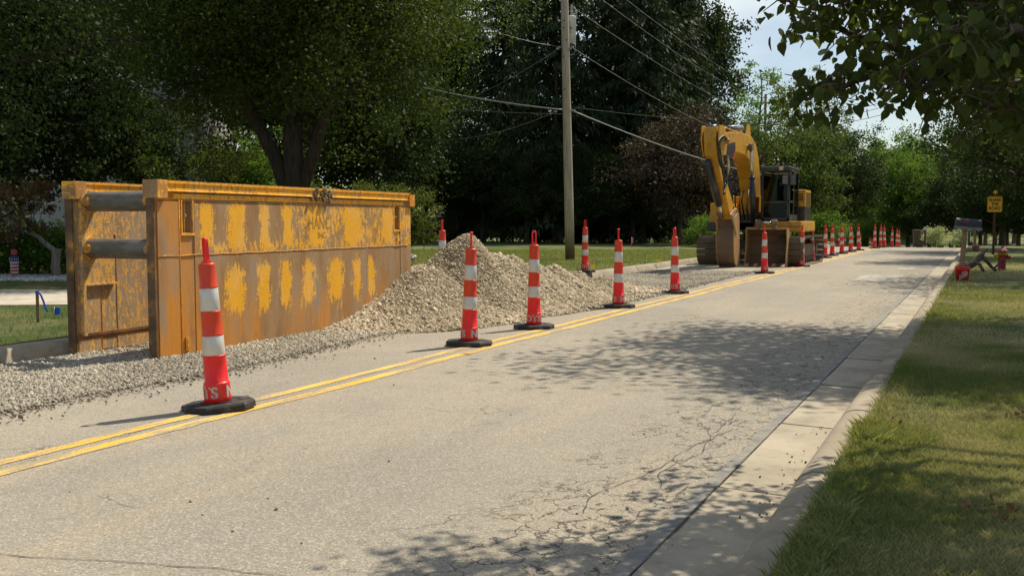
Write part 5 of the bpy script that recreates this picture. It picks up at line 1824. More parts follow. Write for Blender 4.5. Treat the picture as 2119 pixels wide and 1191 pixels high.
    for nm, pl, mt in (('decal', [(1501, 321), (1501, 309), (1504, 301), (1510, 296.5), (1522, 294), (1521, 310), (1517, 327), (1509, 322)], M['ex_black']),
                       ('decal', [(1521.3, 300), (1523, 306), (1520, 327), (1517.3, 326), (1520.3, 312)], M['red'])):
        P = [onside(*p) for p in pl]
        V = [tuple(p) for p in P] + [tuple(p - Vector((0.003, 0, 0))) for p in P]
        n = len(P)
        q = MB(); q.add(V, [tuple(range(n)), tuple(range(2 * n - 1, n - 1, -1))] + [(i, (i + 1) % n, (i + 1) % n + n, i + n) for i in range(n)])
        q.build(nm, mt, boom)
    for (yy, zz) in ((31.35, 3.70), (28.35, 3.66), (33.15, 1.62)):
        q = MB(); q.tube([(bx0 - 0.14, yy - EO.y, zz), (bx1 + 0.14, yy - EO.y, zz)], 0.085, 14)
        q.build('boom_pin', M['bucket_edge'], boom)
    for sx_ in (bx0 + 0.03, bx1 - 0.03):
        q = MB(); q.prism(ey([(31.9, 4.05), (31.75, 4.42), (31.45, 4.42), (31.2, 4.08)]), sx_ - 0.02, sx_ + 0.02)
        q.build('cylinder_bracket', M['ex_yellow'], boom)
    # boom cylinders
    for sx_ in (bx0 - 0.10, bx1 + 0.11):
        a = Vector((sx_, 32.0 - EO.y, 1.30)); b = Vector((sx_, 31.35 - EO.y, 3.70)); m_ = a.lerp(b, 0.60)
        q = MB(); q.tube([a, m_], 0.088, 14); q.tube([m_, m_ + (b - a).normalized() * 0.05], 0.10, 14)
        cy = q.build('boom_cylinder', M['ex_black'], root)
        q = MB(); q.tube([m_, b], 0.048, 12); q.build('piston_rod', M['chrome'], cy)
        q = MB(); q.tube([b - Vector((0.06, 0, 0)), b + Vector((0.06, 0, 0))], 0.12, 16); q.build('rod_eye', M['ex_track'], cy)
    # stick cylinder on top
    a = Vector((bxm, 31.6 - EO.y, 4.33)); b = Vector((bxm - 0.02, 27.95 - EO.y, 3.98)); m_ = a.lerp(b, 0.50)
    q = MB(); q.tube([a, m_], 0.085, 14); q.tube([m_, m_ + (b - a).normalized() * 0.07], 0.10, 14); cy = q.build('stick_cylinder', M['barrel'], root)
    q = MB(); q.tube([m_, b], 0.045, 12); q.build('piston_rod', M['barrel'], cy)
    q = MB(); q.tube([b - Vector((0.15, 0, 0)), b + Vector((0.15, 0, 0))], 0.13, 16); q.build('rod_eye', M['ex_black'], cy)
    # ---- stick
    st = MB()
    st.prism(ey([(27.70, 4.02), (28.10, 4.05), (28.45, 3.70), (28.5, 3.25), (29.12, 2.45), (30.15, 1.72), (30.10, 1.50), (29.85, 1.45), (29.45, 1.62), (28.75, 2.30), (28.15, 2.75), (27.72, 3.25), (27.60, 3.70)]), bxm - 0.175, bxm + 0.175)
    stick = st.build('stick', M['ex_yellow'], root, 0.025)
    for sx_ in (-0.24, 0.24):
        st = MB(); st.prism(ey([(27.66, 4.06), (28.2, 4.1), (28.65, 3.75), (28.5, 3.3), (27.9, 3.2), (27.62, 3.6)]), bxm + sx_ - 0.02, bxm + sx_ + 0.02)
        st.build('stick_bracket', M['ex_yellow'], stick, 0.008)
    a = Vector((bxm - 0.10, 27.74 - EO.y, 3.06)); b = Vector((bxm - 0.04, 29.42 - EO.y, 1.52)); m_ = a.lerp(b, 0.74)
    q = MB(); q.tube([a, m_], 0.115, 14); q.tube([m_, m_ + (b - a).normalized() * 0.06], 0.10, 14); cy = q.build('bucket_cylinder', M['ex_black'], root)
    q = MB(); q.tube([m_, b], 0.05, 12); q.build('piston_rod', M['chrome'], cy)
    # linkage
    for sx_ in (-0.22, 0.22):
        q = MB()
        q.prism([(29.30 - EO.y, 1.60), (29.42 - EO.y, 1.66), (29.98 - EO.y, 1.80), (30.02 - EO.y, 1.70), (29.50 - EO.y, 1.48), (29.36 - EO.y, 1.46)], bxm + sx_ - 0.022, bxm + sx_ + 0.022)
        q.prism([(29.32 - EO.y, 1.56), (29.50 - EO.y, 1.56), (30.02 - EO.y, 1.10), (29.92 - EO.y, 1.00)], bxm + sx_ * 1.18 - 0.022, bxm + sx_ * 1.18 + 0.022)
        q.tube([(bxm + sx_ - 0.06, 29.42 - EO.y, 1.54), (bxm + sx_ + 0.06, 29.42 - EO.y, 1.54)], 0.075, 12)
        q.build('bucket_link', M['bucket_edge'], root)
    # attached bucket, curled under: back of the bowl faces us
    w0, w1 = bxm - 0.27, bxm + 0.22
    prof = [(30.10, 1.62), (29.86, 1.48), (29.74, 1.15), (29.70, 0.80), (29.76, 0.45), (29.92, 0.18), (30.15, 0.04), (30.42, 0.02)]
    inner = [(30.42, 0.06), (30.17, 0.08), (29.96, 0.21), (29.81, 0.47), (29.75, 0.80), (29.79, 1.13), (29.90, 1.44), (30.12, 1.57)]
    q = MB(); q.prism(ey(prof + inner), w0, w1)
    bk = q.build('bucket', M['bucket'], root)
    q = MB()
    sp = [(30.14, 1.66), (29.84, 1.50), (29.72, 1.16), (29.68, 0.80), (29.74, 0.44), (29.90, 0.16), (30.14, 0.02), (30.44, 0.0), (30.50, 0.10), (30.46, 0.9), (30.40, 1.45), (30.32, 1.62)]
    q.prism(ey(sp), w1, w1 + 0.03); q.build('side_plate', M['bucket_edge'], bk, 0.004)
    q = MB(); q.prism(ey(sp), w0 - 0.03, w0)
    q.build('side_plate', M['bucket_edge'], bk, 0.004)
    q = MB()
    for sx_ in (-0.15, 0.15):
        q.prism(ey([(29.85, 1.50), (29.80, 1.80), (29.98, 1.86), (30.16, 1.80), (30.22, 1.55)]), bxm + sx_ - 0.025, bxm + sx_ + 0.025)
    q.tube([(bxm - 0.27, 29.98 - EO.y, 1.72), (bxm + 0.27, 29.98 - EO.y, 1.72)], 0.05, 12)
    q.build('bucket_ear', M['bucket_edge'], bk)
    # hoses
    rr = random.Random(8)
    hs = []
    for k in range(7):
        j = lambda s_: rr.uniform(-s_, s_)
        xo = bxm + 0.29 + 0.02 * k
        def H_(px, py):
            d = ray(px, py); kk = (xo + EO.x) / d.x
            return Vector((xo, d.y * kk - EO.y, HC + d.z * kk))
        pts = [H_(1503 + j(2), 287 + j(1)), H_(1496 + j(2), 283 + j(2)), H_(1489 + j(2), 292 + j(2)), H_(1488 + j(3), 315 + j(3)), H_(1493 + j(4), 338 + j(3)), H_(1499 + j(4), 356 + j(4)), H_(1501 + j(4), 374 + j(3)), H_(1500 + j(2), 388), H_(1499 + j(2), 402)]
        # Catmull smoothing
        out = []
        for i in range(len(pts) - 1):
            p0 = pts[max(i - 1, 0)]; p1 = pts[i]; p2 = pts[i + 1]; p3 = pts[min(i + 2, len(pts) - 1)]
            for s_ in (0, .33, .66):
                out.append(0.5 * ((2 * p1) + (p2 - p0) * s_ + (2 * p0 - 5 * p1 + 4 * p2 - p3) * s_ ** 2 + (3 * p1 - p0 - 3 * p2 + p3) * s_ ** 3))
        out.append(pts[-1])
        q = MB(); q.tube(out, 0.024, 7); q.build('hydraulic_hose', M['hose'], root)
    for k in range(3):
        x_ = bx0 + 0.1 + 0.13 * k
        q = MB(); q.tube([(x_, 33.2 - EO.y, 3.55), (x_, 32.6 - EO.y, 4.0), (x_, 31.3 - EO.y, 4.14), (x_, 29.9 - EO.y, 4.09), (x_, 29.0 - EO.y, 4.12), (x_, 28.6 - EO.y, 3.95)], 0.018, 7)
        q.build('boom_pipe', M['ex_yellow'], root)
    for k in range(5):
        x_ = bx0 - 0.02 + 0.14 * k
        q = MB(); q.tube([(x_, 32.3 - EO.y, 1.45), (x_ + rr.uniform(-.05, .05), 31.9 - EO.y, 1.85 + rr.uniform(-.1, .2)), (x_, 32.1 - EO.y, 2.4)], 0.024, 7)
        q.build('hydraulic_hose', M['hose'], root)
    # beige plate in the shadow between the boom foot and the cab
    c_ = E(1553, 431, 32.6)
    q = MB(); q.bbox(c_, (0.30, 0.05, 0.14), 0.01); q.build('foot_plate', M['bucket_edge'], root)
    q = MB(); q.bbox((bxm, -0.95, 1.35), (0.75, 0.6, 0.55), 0.05); q.build('boom_mount', M['ex_black'], root)
    return root
excavator()


def loose_bucket():
    p = gnd(1583, 552)
    root = thing('excavator_bucket', p, math.radians(3), 'wide toothed digging bucket standing loose on the road between the excavator tracks', 'bucket')
    W = 0.60
    out = [(0.0, 0.03), (0.45, 0.0), (0.80, 0.10), (0.98, 0.36), (1.0, 0.68), (0.88, 0.95), (0.62, 1.12), (0.22, 1.17)]
    inn = [(0.22, 1.13), (0.60, 1.08), (0.85, 0.92), (0.955, 0.68), (0.935, 0.38), (0.77, 0.14), (0.45, 0.045), (0.0, 0.065)]
    q = MB(); q.prism(out + inn, -W, W); shell = q.build('shell', M['bucket'], root)
    for sg in (-1, 1):
        q = MB()
        sp = [(-0.02, 0.02), (0.45, -0.0), (0.82, 0.08), (1.0, 0.35), (1.02, 0.68), (0.90, 0.97), (0.62, 1.15), (0.20, 1.20), (0.14, 1.10), (0.20, 0.72), (0.06, 0.40)]
        q.prism(sp, sg * W - (0.03 if sg < 0 else 0), sg * W + (0.03 if sg > 0 else 0))
        q.build('side_plate', M['bucket_edge'], root, 0.004)
    q = MB(); q.bbox((0, 0.22, 1.18), (2 * W + 0.04, 0.10, 0.07), 0.015); q.build('top_lip', M['bucket_edge'], root)
    for i in range(5):
        x = -W + 0.06 + i * (2 * W - 0.12) / 4
        q = MB()
        q.prism([(0.06, 0.0), (0.06, 0.11), (-0.06, 0.10), (-0.22, 0.025), (-0.22, 0.005)], x - 0.055, x + 0.055)
        q.build('tooth', M['bucket_edge'], root, 0.01)
    for sg in (-0.24, 0.24):
        q = MB()
        q.prism([(0.05, 1.15), (0.0, 1.34), (0.10, 1.46), (0.26, 1.42), (0.36, 1.34), (0.62, 1.13)], sg - 0.045, sg + 0.045)
        q.tube([(sg - 0.09, 0.12, 1.36), (sg + 0.09, 0.12, 1.36)], 0.085, 14)
        q.build('ear', M['bucket'], root, 0.006)
    q = MB(); q.tube([(-0.24, 0.12, 1.36), (0.24, 0.12, 1.36)], 0.036, 12); q.build('pin', M['chrome'], root)
loose_bucket()

# ------------------------------------------------------------------ utility pole and lines
M['pole'] = None
t = NT('weathered pole wood')
v = t.vec((1, 1, 0.06))
n1 = t.noise(v, 26, 6, 0.65)
pc = t.ramp(n1, [(0.3, (0.26, 0.22, 0.16)), (0.55, (0.44, 0.375, 0.28)), (0.75, (0.56, 0.49, 0.37))])
pc = t.mix(t.smooth(t.noise(t.vec((1, 1, 0.5)), 5, 3, 0.5), 0.70, 0.73), pc, (0.06, 0.045, 0.03))
pc = t.mix(t.smooth(t.sep(t.tc.outputs['Object'])[2], 1.2, 0.1), pc, (0.15, 0.11, 0.07))
M['pole'] = t.bsdf(pc, 0.9, 0, t.bump(n1, 0.6, 0.02), 0.2)
M['galv'] = plain('grey transformer paint', (0.60, 0.65, 0.62), 0.45, 0.0, var=0.12, dirt=(0.25, 0.26, 0.23))
M['steel'] = plain('galvanised steel', (0.45, 0.46, 0.46), 0.4, 0.7)
M['cable'] = plain('aluminium cable', (0.27, 0.27, 0.25), 0.5, 0.2)
M['cable_dark'] = plain('dark cable', (0.06, 0.06, 0.06), 0.6)
M['ceramic'] = plain('grey ceramic', (0.35, 0.36, 0.35), 0.25)

pb = gnd(1180, 538, 0.12)
lean = -RT * 0.22 / 8.7


def utility_pole():
    root = thing('utility_pole', pb, 0, 'tall weathered wooden utility pole with a grey transformer on the lawn', 'utility pole')
    H = 11.5
    q = MB(); q.tube([Vector((0, 0, -0.2)) + lean * z + Vector((0, 0, z)) for z in (0, 2, 4, 6, 8, 10, H)], [0.158, 0.150, 0.142, 0.133, 0.124, 0.115, 0.105], 24)
    q.build('pole', M['pole'], root)
    P = lambda px, py, dz=0.0: at(px, 32.9 + dz, py=py) - pb
    tc_ = P(1181.5, 63, 0.32)
    q = MB(); q.lathe([(0.10, -0.46), (0.165, -0.45), (0.17, 0.40), (0.175, 0.41), (0.175, 0.44), (0.10, 0.47)], 24, Matrix.Translation(tc_)); tr = q.build('transformer', M['galv'], root)
    q = MB(); q.lathe([(0.12, -0.52), (0.165, -0.50), (0.168, -0.445)], 24, Matrix.Translation(tc_)); q.build('transformer_base', M['cable_dark'], tr)
    for px, py, h in ((1183, 22, 0.30), (1191, 30, 0.22)):
        c = P(px, py, 0.3)
        pr = []
        for k in range(7):
            z = -h / 2 + h * k / 6
            pr += [(0.030, z), (0.052 if k < 5 else 0.03, z + h / 14)]
        q = MB(); q.lathe(pr, 12, Matrix.Translation(c)); q.build('bushing', M['ceramic'], tr)
    q = MB(); c = P(1181, 58, 0.05); q.lathe([(0.012, -0.03), (0.03, -0.03), (0.03, 0.03), (0.01, 0.035)], 10, Matrix.Translation(c)); q.build('fitting', M['cable_dark'], tr)
    q = MB()
    for z0 in (0.25, -0.3):
        q.bbox(((tc_ + Vector(lean) * 7.5)) / 1.0 * Vector((0, 0, 0)).x + tc_ * 1 - RT * 0.13 - FW * 0.12 + Vector((0, 0, z0)), (0.16, 0.2, 0.05), 0.01)
    q.build('bracket', M['steel'], root)
    def wire(pts, r=0.007, mat='cable'):
        q = MB(); q.tube([P(*p) for p in pts], r, 6); return q.build('jumper_wire', M[mat], root)
    wire([(1184, 92, .2), (1190, 105, .2), (1186, 112, .2), (1178, 115, .1), (1172, 114, 0)])
    wire([(1190, 92, .2), (1191, 104, .2), (1188, 113, .2), (1180, 115, .1)])
    wire([(1194, 33, .3), (1205, 50, .3), (1208, 75, .3), (1205, 100, .2), (1197, 112, .1), (1186, 114, 0)], 0.006, 'cable_dark')
    for (px, py) in ((1158, 98), (1154, 101), (1184, 98), (1179, 101), (1174, 227), (1181, 228), (1187, 229), (1172, 230), (1149, 231)):
        q = MB(); q.bbox(P(px, py, -0.1), (0.09, 0.07, 0.06), 0.015); q.build('clamp', M['steel'], root)
    for (px, py) in ((1167, 43), (1166, 58), (1166, 117), (1169, 185), (1173, 300), (1172, 83)):
        q = MB(); c = P(px, py, -0.125 - 0.02); q.tube([c, c - FW * 0.03], 0.026, 8); q.build('bolt', M['cable_dark'], root)
    return root
utility_pole()


def line_between(name, a, b, sag, r, mat, label, group=None, n=28):
    pts = []
    for i in range(n + 1):
        f = i / n
        p = a.lerp(b, f); p.z -= sag * 4 * f * (1 - f)
        pts.append(p)
    q = MB(); q.tube(pts, r * (0.62 if name == 'power_line' else 0.85), 6)
    o = q.build(name, M[mat], None)
    return tag(o, label, 'power line' if name == 'power_line' else 'cable', group)


GW = 'power lines on the utility pole'
A = lambda px, py, Z: at(px, Z, py=py)
line_between('overhead_cable', A(1186, 230, 32.9), A(1640, 372, 62), 0.35, 0.024, 'cable', 'thick pale cable running from the pole down to the right behind the excavator boom')
line_between('overhead_cable', A(1172, 228, 32.9), A(560, 88, 36), 0.35, 0.030, 'cable', 'thick pale cable running from the pole to the left into the olive tree')
line_between('power_line', A(1160, 97, 32.9), A(860, -10, 30), 0.25, 0.010, 'cable', 'thin wire rising left from below the transformer', GW)
line_between('power_line', A(1152, 104, 32.9), A(860, 235, 48), 0.35, 0.010, 'cable', 'thin wire dropping left from below the transformer to the trees', GW)
line_between('power_line', A(1150, 231, 32.9), A(760, 262, 44), 0.75, 0.010, 'cable', 'thin sagging wire, lowest of those left of the pole', GW)
line_between('power_line', A(1165, 236, 32.9), A(700, 205, 38), 0.1, 0.007, 'cable', 'thin nearly level wire left of the pole just under the thick cable', GW)
line_between('power_line', A(1180, 12, 32.9), A(1620, 262, 82), 0.5, 0.012, 'cable', 'thin wire from the top of the transformer falling to the right', GW)
line_between('power_line', A(1186, 100, 32.9), A(1600, 300, 75), 0.6, 0.012, 'cable', 'thin wire from below the transformer falling to the right', GW)
line_between('power_line', A(1240, -5, 36), A(1580, 205, 92), 0.5, 0.012, 'cable', 'lower of the two wires crossing the top of the picture toward the sky gap', GW)
line_between('power_line', A(1290, -5, 38), A(1590, 190, 92), 0.4, 0.012, 'cable', 'upper of the two wires crossing the top of the picture toward the sky gap', GW)
line_between('power_line', A(1186, 222, 32.9), A(1560, 240, 80), 0.3, 0.009, 'cable_dark', 'thin dark level wire right of the pole above the thick cable', GW)
GF = 'distant power lines in the sky gap'
for i, (dy, lab) in enumerate([(0, 'topmost of the distant wires rising right above the far hill'), (8, 'second of the distant wires above the far hill'), (15, 'third of the distant wires above the far hill'), (26, 'lowest of the distant wires above the far hill')]):
    line_between('power_line', A(1545, 250 + dy, 95), A(1960, 158 + dy * 1.6, 60), 0.6, 0.028, 'cable_dark', lab, GF)
line_between('power_line', A(1660, 308, 80), A(1910, 388, 70), 0.7, 0.012, 'cable', 'thin pale wire sloping down before the far hill', GF)
pf = at(1580, 97, 0)
root = thing('utility_pole', (pf.x, pf.y, -1.6), 0, 'distant utility pole with crossarms among the airy trees', 'utility pole')
q = MB(); q.tube([(0, 0, 0), (0, 0, 15.2)], [0.18, 0.12], 10); q.build('pole', M['bark'], root)
for zz in (14.4, 13.2):
    q = MB(); q.bbox((0, 0, zz), (2.8, 0.12, 0.12), 0.01); q.build('crossarm', M['bark'], root)
q = MB(); q.lathe([(0.1, -.5), (.24, -.45), (.24, .45), (.1, .5)], 14, Matrix.Translation((0.4, 0.1, 12.2))); q.build('transformer', M['bark_grey'], root)

# ------------------------------------------------------------------ houses and fence
def siding(name, c, pitch=0.13):
    t = NT(name)
    z = t.sep(t.tc.outputs['Object'])[2]
    f = t.math('FRACT', t.math('DIVIDE', z, pitch))
    col = t.mix(t.math('MULTIPLY', t.noise(t.vec(), 3, 5, 0.6), 0.35), c, tuple(x * 0.75 for x in c))
    return t.bsdf(col, 0.7, 0, t.bump(f, 1.0, 0.02), 0.3)


M['siding'] = siding('pale lap siding', (0.55, 0.55, 0.56))
M['siding_d'] = siding('dim brown siding', (0.20, 0.17, 0.15))
t = NT('grey shingles')
br = t.t.nodes.new('ShaderNodeTexBrick'); t.t.links.new(t.vec((3, 3, 3)), br.inputs['Vector'])
br.inputs['Color1'].default_value = (0.13, 0.135, 0.14, 1); br.inputs['Color2'].default_value = (0.20, 0.20, 0.205, 1); br.inputs['Mortar'].default_value = (0.07, 0.07, 0.07, 1)
br.inputs['Mortar Size'].default_value = 0.03
M['shingle'] = t.bsdf(br.outputs[0], 0.9, 0, None, 0.2)
M['trim'] = plain('white trim', (0.74, 0.74, 0.73), 0.5, var=0.08)
M['brick'] = plain('brick', (0.25, 0.10, 0.07), 0.9, var=0.4, scale=20)
M['pane'] = plain('dark window pane', (0.03, 0.035, 0.04), 0.08, var=0.1)


def house(name, org, rz, w, d, h, roofh, wmat, label, wins, wing=None, chimney=None):
    root = thing(name, org, rz, label, 'house')
    q = MB(); q.box((0, d / 2, h / 2), (w, d, h))
    q.prism([(0.0, h - 0.001), (d, h - 0.001), (d / 2, h + roofh - 0.05)], -w / 2 + 0.001, w / 2 - 0.001)
    wall = q.build('wall', M[wmat], root)
    q = MB()
    q.prism([(-0.5, h - 0.22), (d / 2, h + roofh), (d + 0.5, h - 0.22), (d + 0.5, h - 0.06), (d / 2, h + roofh + 0.18), (-0.5, h - 0.06)], -w / 2 - 0.35, w / 2 + 0.35)
    rf = q.build('roof', M['shingle'], root)
    if chimney:
        q = MB(); q.box((chimney, d / 2 - 0.6, h + roofh + 0.2), (0.8, 0.6, 1.9)); q.build('chimney', M['brick'], rf)
    for sx_ in (-1, 1):
        q = MB(); q.box((sx_ * (w / 2 - 0.06), -0.012, h / 2), (0.16, 0.03, h - 0.02)); q.build('corner_trim', M['trim'], root)
    for (x, z, ww, wh) in wins:
        q = MB()
        q.box((x, -0.02, z + wh / 2 + 0.05), (ww + 0.2, 0.05, 0.1)); q.box((x, -0.02, z - wh / 2 - 0.05), (ww + 0.2, 0.06, 0.1))
        for s_ in (-1, 1): q.box((x + s_ * (ww / 2 + 0.05), -0.02, z), (0.1, 0.05, wh))
        q.box((x, -0.022, z), (ww, 0.035, 0.05)); q.box((x, -0.022, z + 0.0), (0.035, 0.03, wh - 0.01))
        wf = q.build('window', M['trim'], root)
        q = MB(); q.box((x, -0.006, z), (ww, 0.02, wh)); q.build('pane', M['pane'], wf)
    if wing:
        wx, ww, wd, wh, wr = wing
        q = MB(); q.box((wx, wd / 2 + 0.8, wh / 2), (ww, wd, wh)); q.build('garage_wall', M[wmat], root)
        q = MB()
        q.prism([(0.3, wh - 0.2), (0.8 + wd / 2, wh + wr), (wd + 1.3, wh - 0.2), (wd + 1.3, wh - 0.05), (0.8 + wd / 2, wh + wr + 0.15), (0.3, wh - 0.05)], wx - ww / 2 + 0.02, wx + ww / 2 + 0.3)
        q.build('garage_roof', M['shingle'], root)
    return root


hp = at(140, 38, 0.1)
house('house', hp, YAW, 8.7, 7.5, 5.9, 1.6, 'siding', 'pale grey two storey house with white trim seen through the trees at left',
      [(-2.6, 4.9, 1.0, 1.5), (0.7, 4.9, 1.0, 1.5), (2.2, 4.9, 0.9, 1.5), (-2.6, 2.0, 1.2, 1.5), (1.0, 2.0, 1.6, 1.5), (3.0, 2.0, 0.9, 1.5)], wing=(6.3, 3.9, 5.5, 2.55, 1.5))
hp = at(1065, 80, 0.1)
house('house', hp, YAW + 0.3, 9.0, 8, 4.2, 3.0, 'siding_d', 'dim brown house with a brick chimney hidden behind the spruces',
      [(-2.5, 2.6, 1.2, 1.3), (0.5, 2.6, 1.2, 1.3), (2.8, 2.6, 1.2, 1.3)], chimney=-1.5)

M['fence'] = plain('dark weathered fence boards', (0.075, 0.062, 0.052), 0.9, var=0.5, scale=3)
f0 = at(760, 69, 0.12); f1 = at(1010, 69, 0.12)
fr = thing('wooden_fence', f0, math.atan2((f1 - f0).y, (f1 - f0).x), 'long dark wooden board fence at the far side of the left lawn', 'fence')
Lf = (f1 - f0).length
q = MB(); rr = random.Random(2)
k = 0.0
while k < Lf:
    q.box((k + 0.065, 0, 0.80 + rr.uniform(-.012, .012)), (0.125, 0.022, 1.55)); k += 0.14
q.build('boards', M['fence'], fr)
for zz in (0.35, 0.85, 1.35):
    q = MB(); q.box((Lf / 2, -0.03, zz), (Lf, 0.04, 0.09)); q.build('rail', M['fence'], fr)

# ------------------------------------------------------------------ hedge, stone bed, small things at left
GHG = 'hedge shrubs along the white stone bed'
for i, (px, lab) in enumerate([(-35, 'hedge shrub cut by the left edge of the picture'), (0, 'hedge shrub left of the striped flag'), (38, 'hedge shrub right of the striped flag'), (74, 'hedge shrub in the middle of the hedge'), (108, 'hedge shrub touching the crooked grey trunk'), (145, 'hedge shrub hidden mostly behind the trench box end')]):
    r_ = plant('shrub', 'hedge_shrub', px, 23.6, 0.84 + 0.05 * (i % 2), i * 1.1, lab, 'shrub', GHG, cname='foliage', mat=M['leaf_bright'])


def stone_bed():
    rs = np.random.RandomState(14)
    N = 5200
    px = rs.uniform(-120, 230, N); Z = rs.uniform(21.0, 22.9, N)
    C = np.array([tuple(at(a, b, 0.15)) for a, b in zip(px, Z)])
    S = 0.055 * rs.uniform(0.5, 1.4, N)
    V, F, T = stones(C, S, rs)
    tag(link('white_stones', npmesh('white_stones', V, F, T), M['stone_white']), 'bed of white landscaping stones before the hedge', 'stones', kind='stuff')
stone_bed()
M['blue'] = plain('blue plastic', (0.01, 0.10, 0.62), 0.45)
M['blue_d'] = plain('navy cloth', (0.03, 0.04, 0.16), 0.8)
M['white_c'] = plain('white cloth', (0.65, 0.60, 0.58), 0.8)
M['red_c'] = plain('red cloth', (0.45, 0.06, 0.07), 0.8)
M['yellow_f'] = plain('yellow plastic', (0.85, 0.60, 0.01), 0.5)
M['pink_f'] = plain('pink plastic', (0.75, 0.22, 0.18), 0.5)
M['stake'] = plain('weathered stake', (0.20, 0.13, 0.08), 0.9, var=0.4, scale=30)
# garden flag
p = at(27, 22.0, 0.12)
g = thing('garden_flag', p, YAW, 'small stars and stripes windsock on a garden pole before the hedge', 'flag')
q = MB(); q.tube([(0, 0, 0), (0, 0, 0.62)], 0.012, 8); q.build('pole', M['steel'], g)
for k in range(8):
    z = 0.10 + k * 0.036
    q = MB(); r_ = 0.075 + 0.002 * k; q.lathe([(r_, z), (r_ + 0.001, z + 0.036)], 14); q.build('stripe', M['white_c' if k % 2 else 'red_c'], g)
q = MB(); q.lathe([(0.093, 0.388), (0.10, 0.50), (0.07, 0.52)], 14); bf = q.build('blue_field', M['blue_d'], g)
q = MB()
for k in range(16):
    a = -math.pi / 2 + (k % 8 - 3.5) * 0.35; z = 0.42 + 0.04 * (k // 8)
    q.tube([(0.095 * math.cos(a), 0.095 * math.sin(a), z), (0.106 * math.cos(a), 0.106 * math.sin(a), z)], 0.010, 5)
q.build('stars', M['white_c'], bf)
q = MB(); q.bbox((0, 0, 0.60), (0.13, 0.07, 0.13), 0.05, None, 3); q.build('finial', M['red_c'], g)
# survey stake with ribbon and blue flag
p = gnd(79, 668, 0.12)
g = thing('survey_stake', p, YAW, 'thin wooden survey stake with a blue ribbon on the left lawn', 'stake')
q = MB(); q.bbox((0, 0, 0.20), (0.038, 0.014, 0.42), 0.003); q.build('stake', M['stake'], g)
q = MB(); q.bbox((0, 0, 0.392), (0.044, 0.022, 0.035), 0.004)
pts = [(0.02, 0, 0.385), (0.05, -0.01, 0.35), (0.075, 0, 0.27), (0.10, -0.01, 0.19), (0.125, 0, 0.14)]
for a, b in zip(pts[:-1], pts[1:]):
    a = Vector(a); b = Vector(b); q.add([a + Vector((-.012, 0, 0)), a + Vector((.012, .004, 0)), b + Vector((.012, .004, 0)), b + Vector((-.012, 0, 0)), a + Vector((-.012, .003, 0)), a + Vector((.012, .007, 0)), b + Vector((.012, .007, 0)), b + Vector((-.012, .003, 0))], [(0, 1, 2, 3), (7, 6, 5, 4), (0, 4, 5, 1), (1, 5, 6, 2), (2, 6, 7, 3), (3, 7, 4, 0)])
q.build('ribbon', M['blue'], g)


def wire_flag(px, py, mat, w, h, wh, label, tilt=0.0, group=None, z=0.12):
    p = gnd(px, py, z)
    g = thing('marking_flag', p, YAW, label, 'marking flag', group)
    q = MB(); q.tube([(0, 0, 0), (tilt * wh, 0, wh)], 0.004, 6); q.build('wire', M['steel'], g)
    q = MB()
    x0 = tilt * wh
    V = []; n = 5
    for i in range(n + 1):
        f = i / n
        yy = 0.015 * math.sin(f * 5)
        V += [(x0 + w * f, yy, wh - h * 0.15 * f), (x0 + w * f, yy, wh - h + h * 0.2 * f)]
    b = len(V)
    V += [(a, b_ + 0.003, c) for a, b_, c in V]
    F = []
    for i in range(n):
        F += [(2 * i, 2 * i + 1, 2 * i + 3, 2 * i + 2), (b + 2 * i + 2, b + 2 * i + 3, b + 2 * i + 1, b + 2 * i), (2 * i, 2 * i + 2, b + 2 * i + 2, b + 2 * i), (2 * i + 1, b + 2 * i + 1, b + 2 * i + 3, 2 * i + 3)]
    F += [(0, b, b + 1, 1), (2 * n, 2 * n + 1, b + 2 * n + 1, b + 2 * n)]
    q.add(V, F); q.build('flag', M[mat], g)
wire_flag(113, 660, 'blue', 0.085, 0.11, 0.16, 'small blue marking flag on the left lawn beside the trench box', 0.0)
wire_flag(1222, 566, 'yellow_f', 0.10, 0.14, 0.24, 'yellow marking flag right beside the cone with its foot hidden by gravel', 0.0, 'yellow marking flags on the lawn')
wire_flag(1358, 547, 'yellow_f', 0.12, 0.12, 0.16, 'yellow marking flag at the far kerb left of the fifth cone', 0.0, 'yellow marking flags on the lawn')
wire_flag(1305, 541, 'pink_f', 0.06, 0.22, 0.78, 'pink marking flag on a tall wire in the far lawn', 0.03, 'pink marking flags on the lawn')
wire_flag(1431, 503, 'pink_f', 0.08, 0.28, 1.0, 'pink marking flag on a tall wire left of the excavator, far away', 0.05, 'pink marking flags on the lawn')

# crumpled white scrap behind the heap
bmx = bmesh.new(); bmesh.ops.create_icosphere(bmx, subdivisions=3, radius=0.13)
for v_ in bmx.verts:
    f = 1 + 0.55 * noise.noise(v_.co * 16) + 0.3 * noise.noise(v_.co * 40)
    v_.co = Vector((v_.co.x * 1.25 * f, v_.co.y * f, v_.co.z * 0.75 * f))
me = bpy.data.meshes.new('crumpled_bag'); bmx.to_mesh(me); bmx.free()
o = link('crumpled_bag', me, M['white_c']); o.location = gnd(851, 540, 0.12) + Vector((0, 0, 0.12))
tag(o, 'crumpled white plastic scrap on the lawn at the end of the trench box', 'plastic scrap')

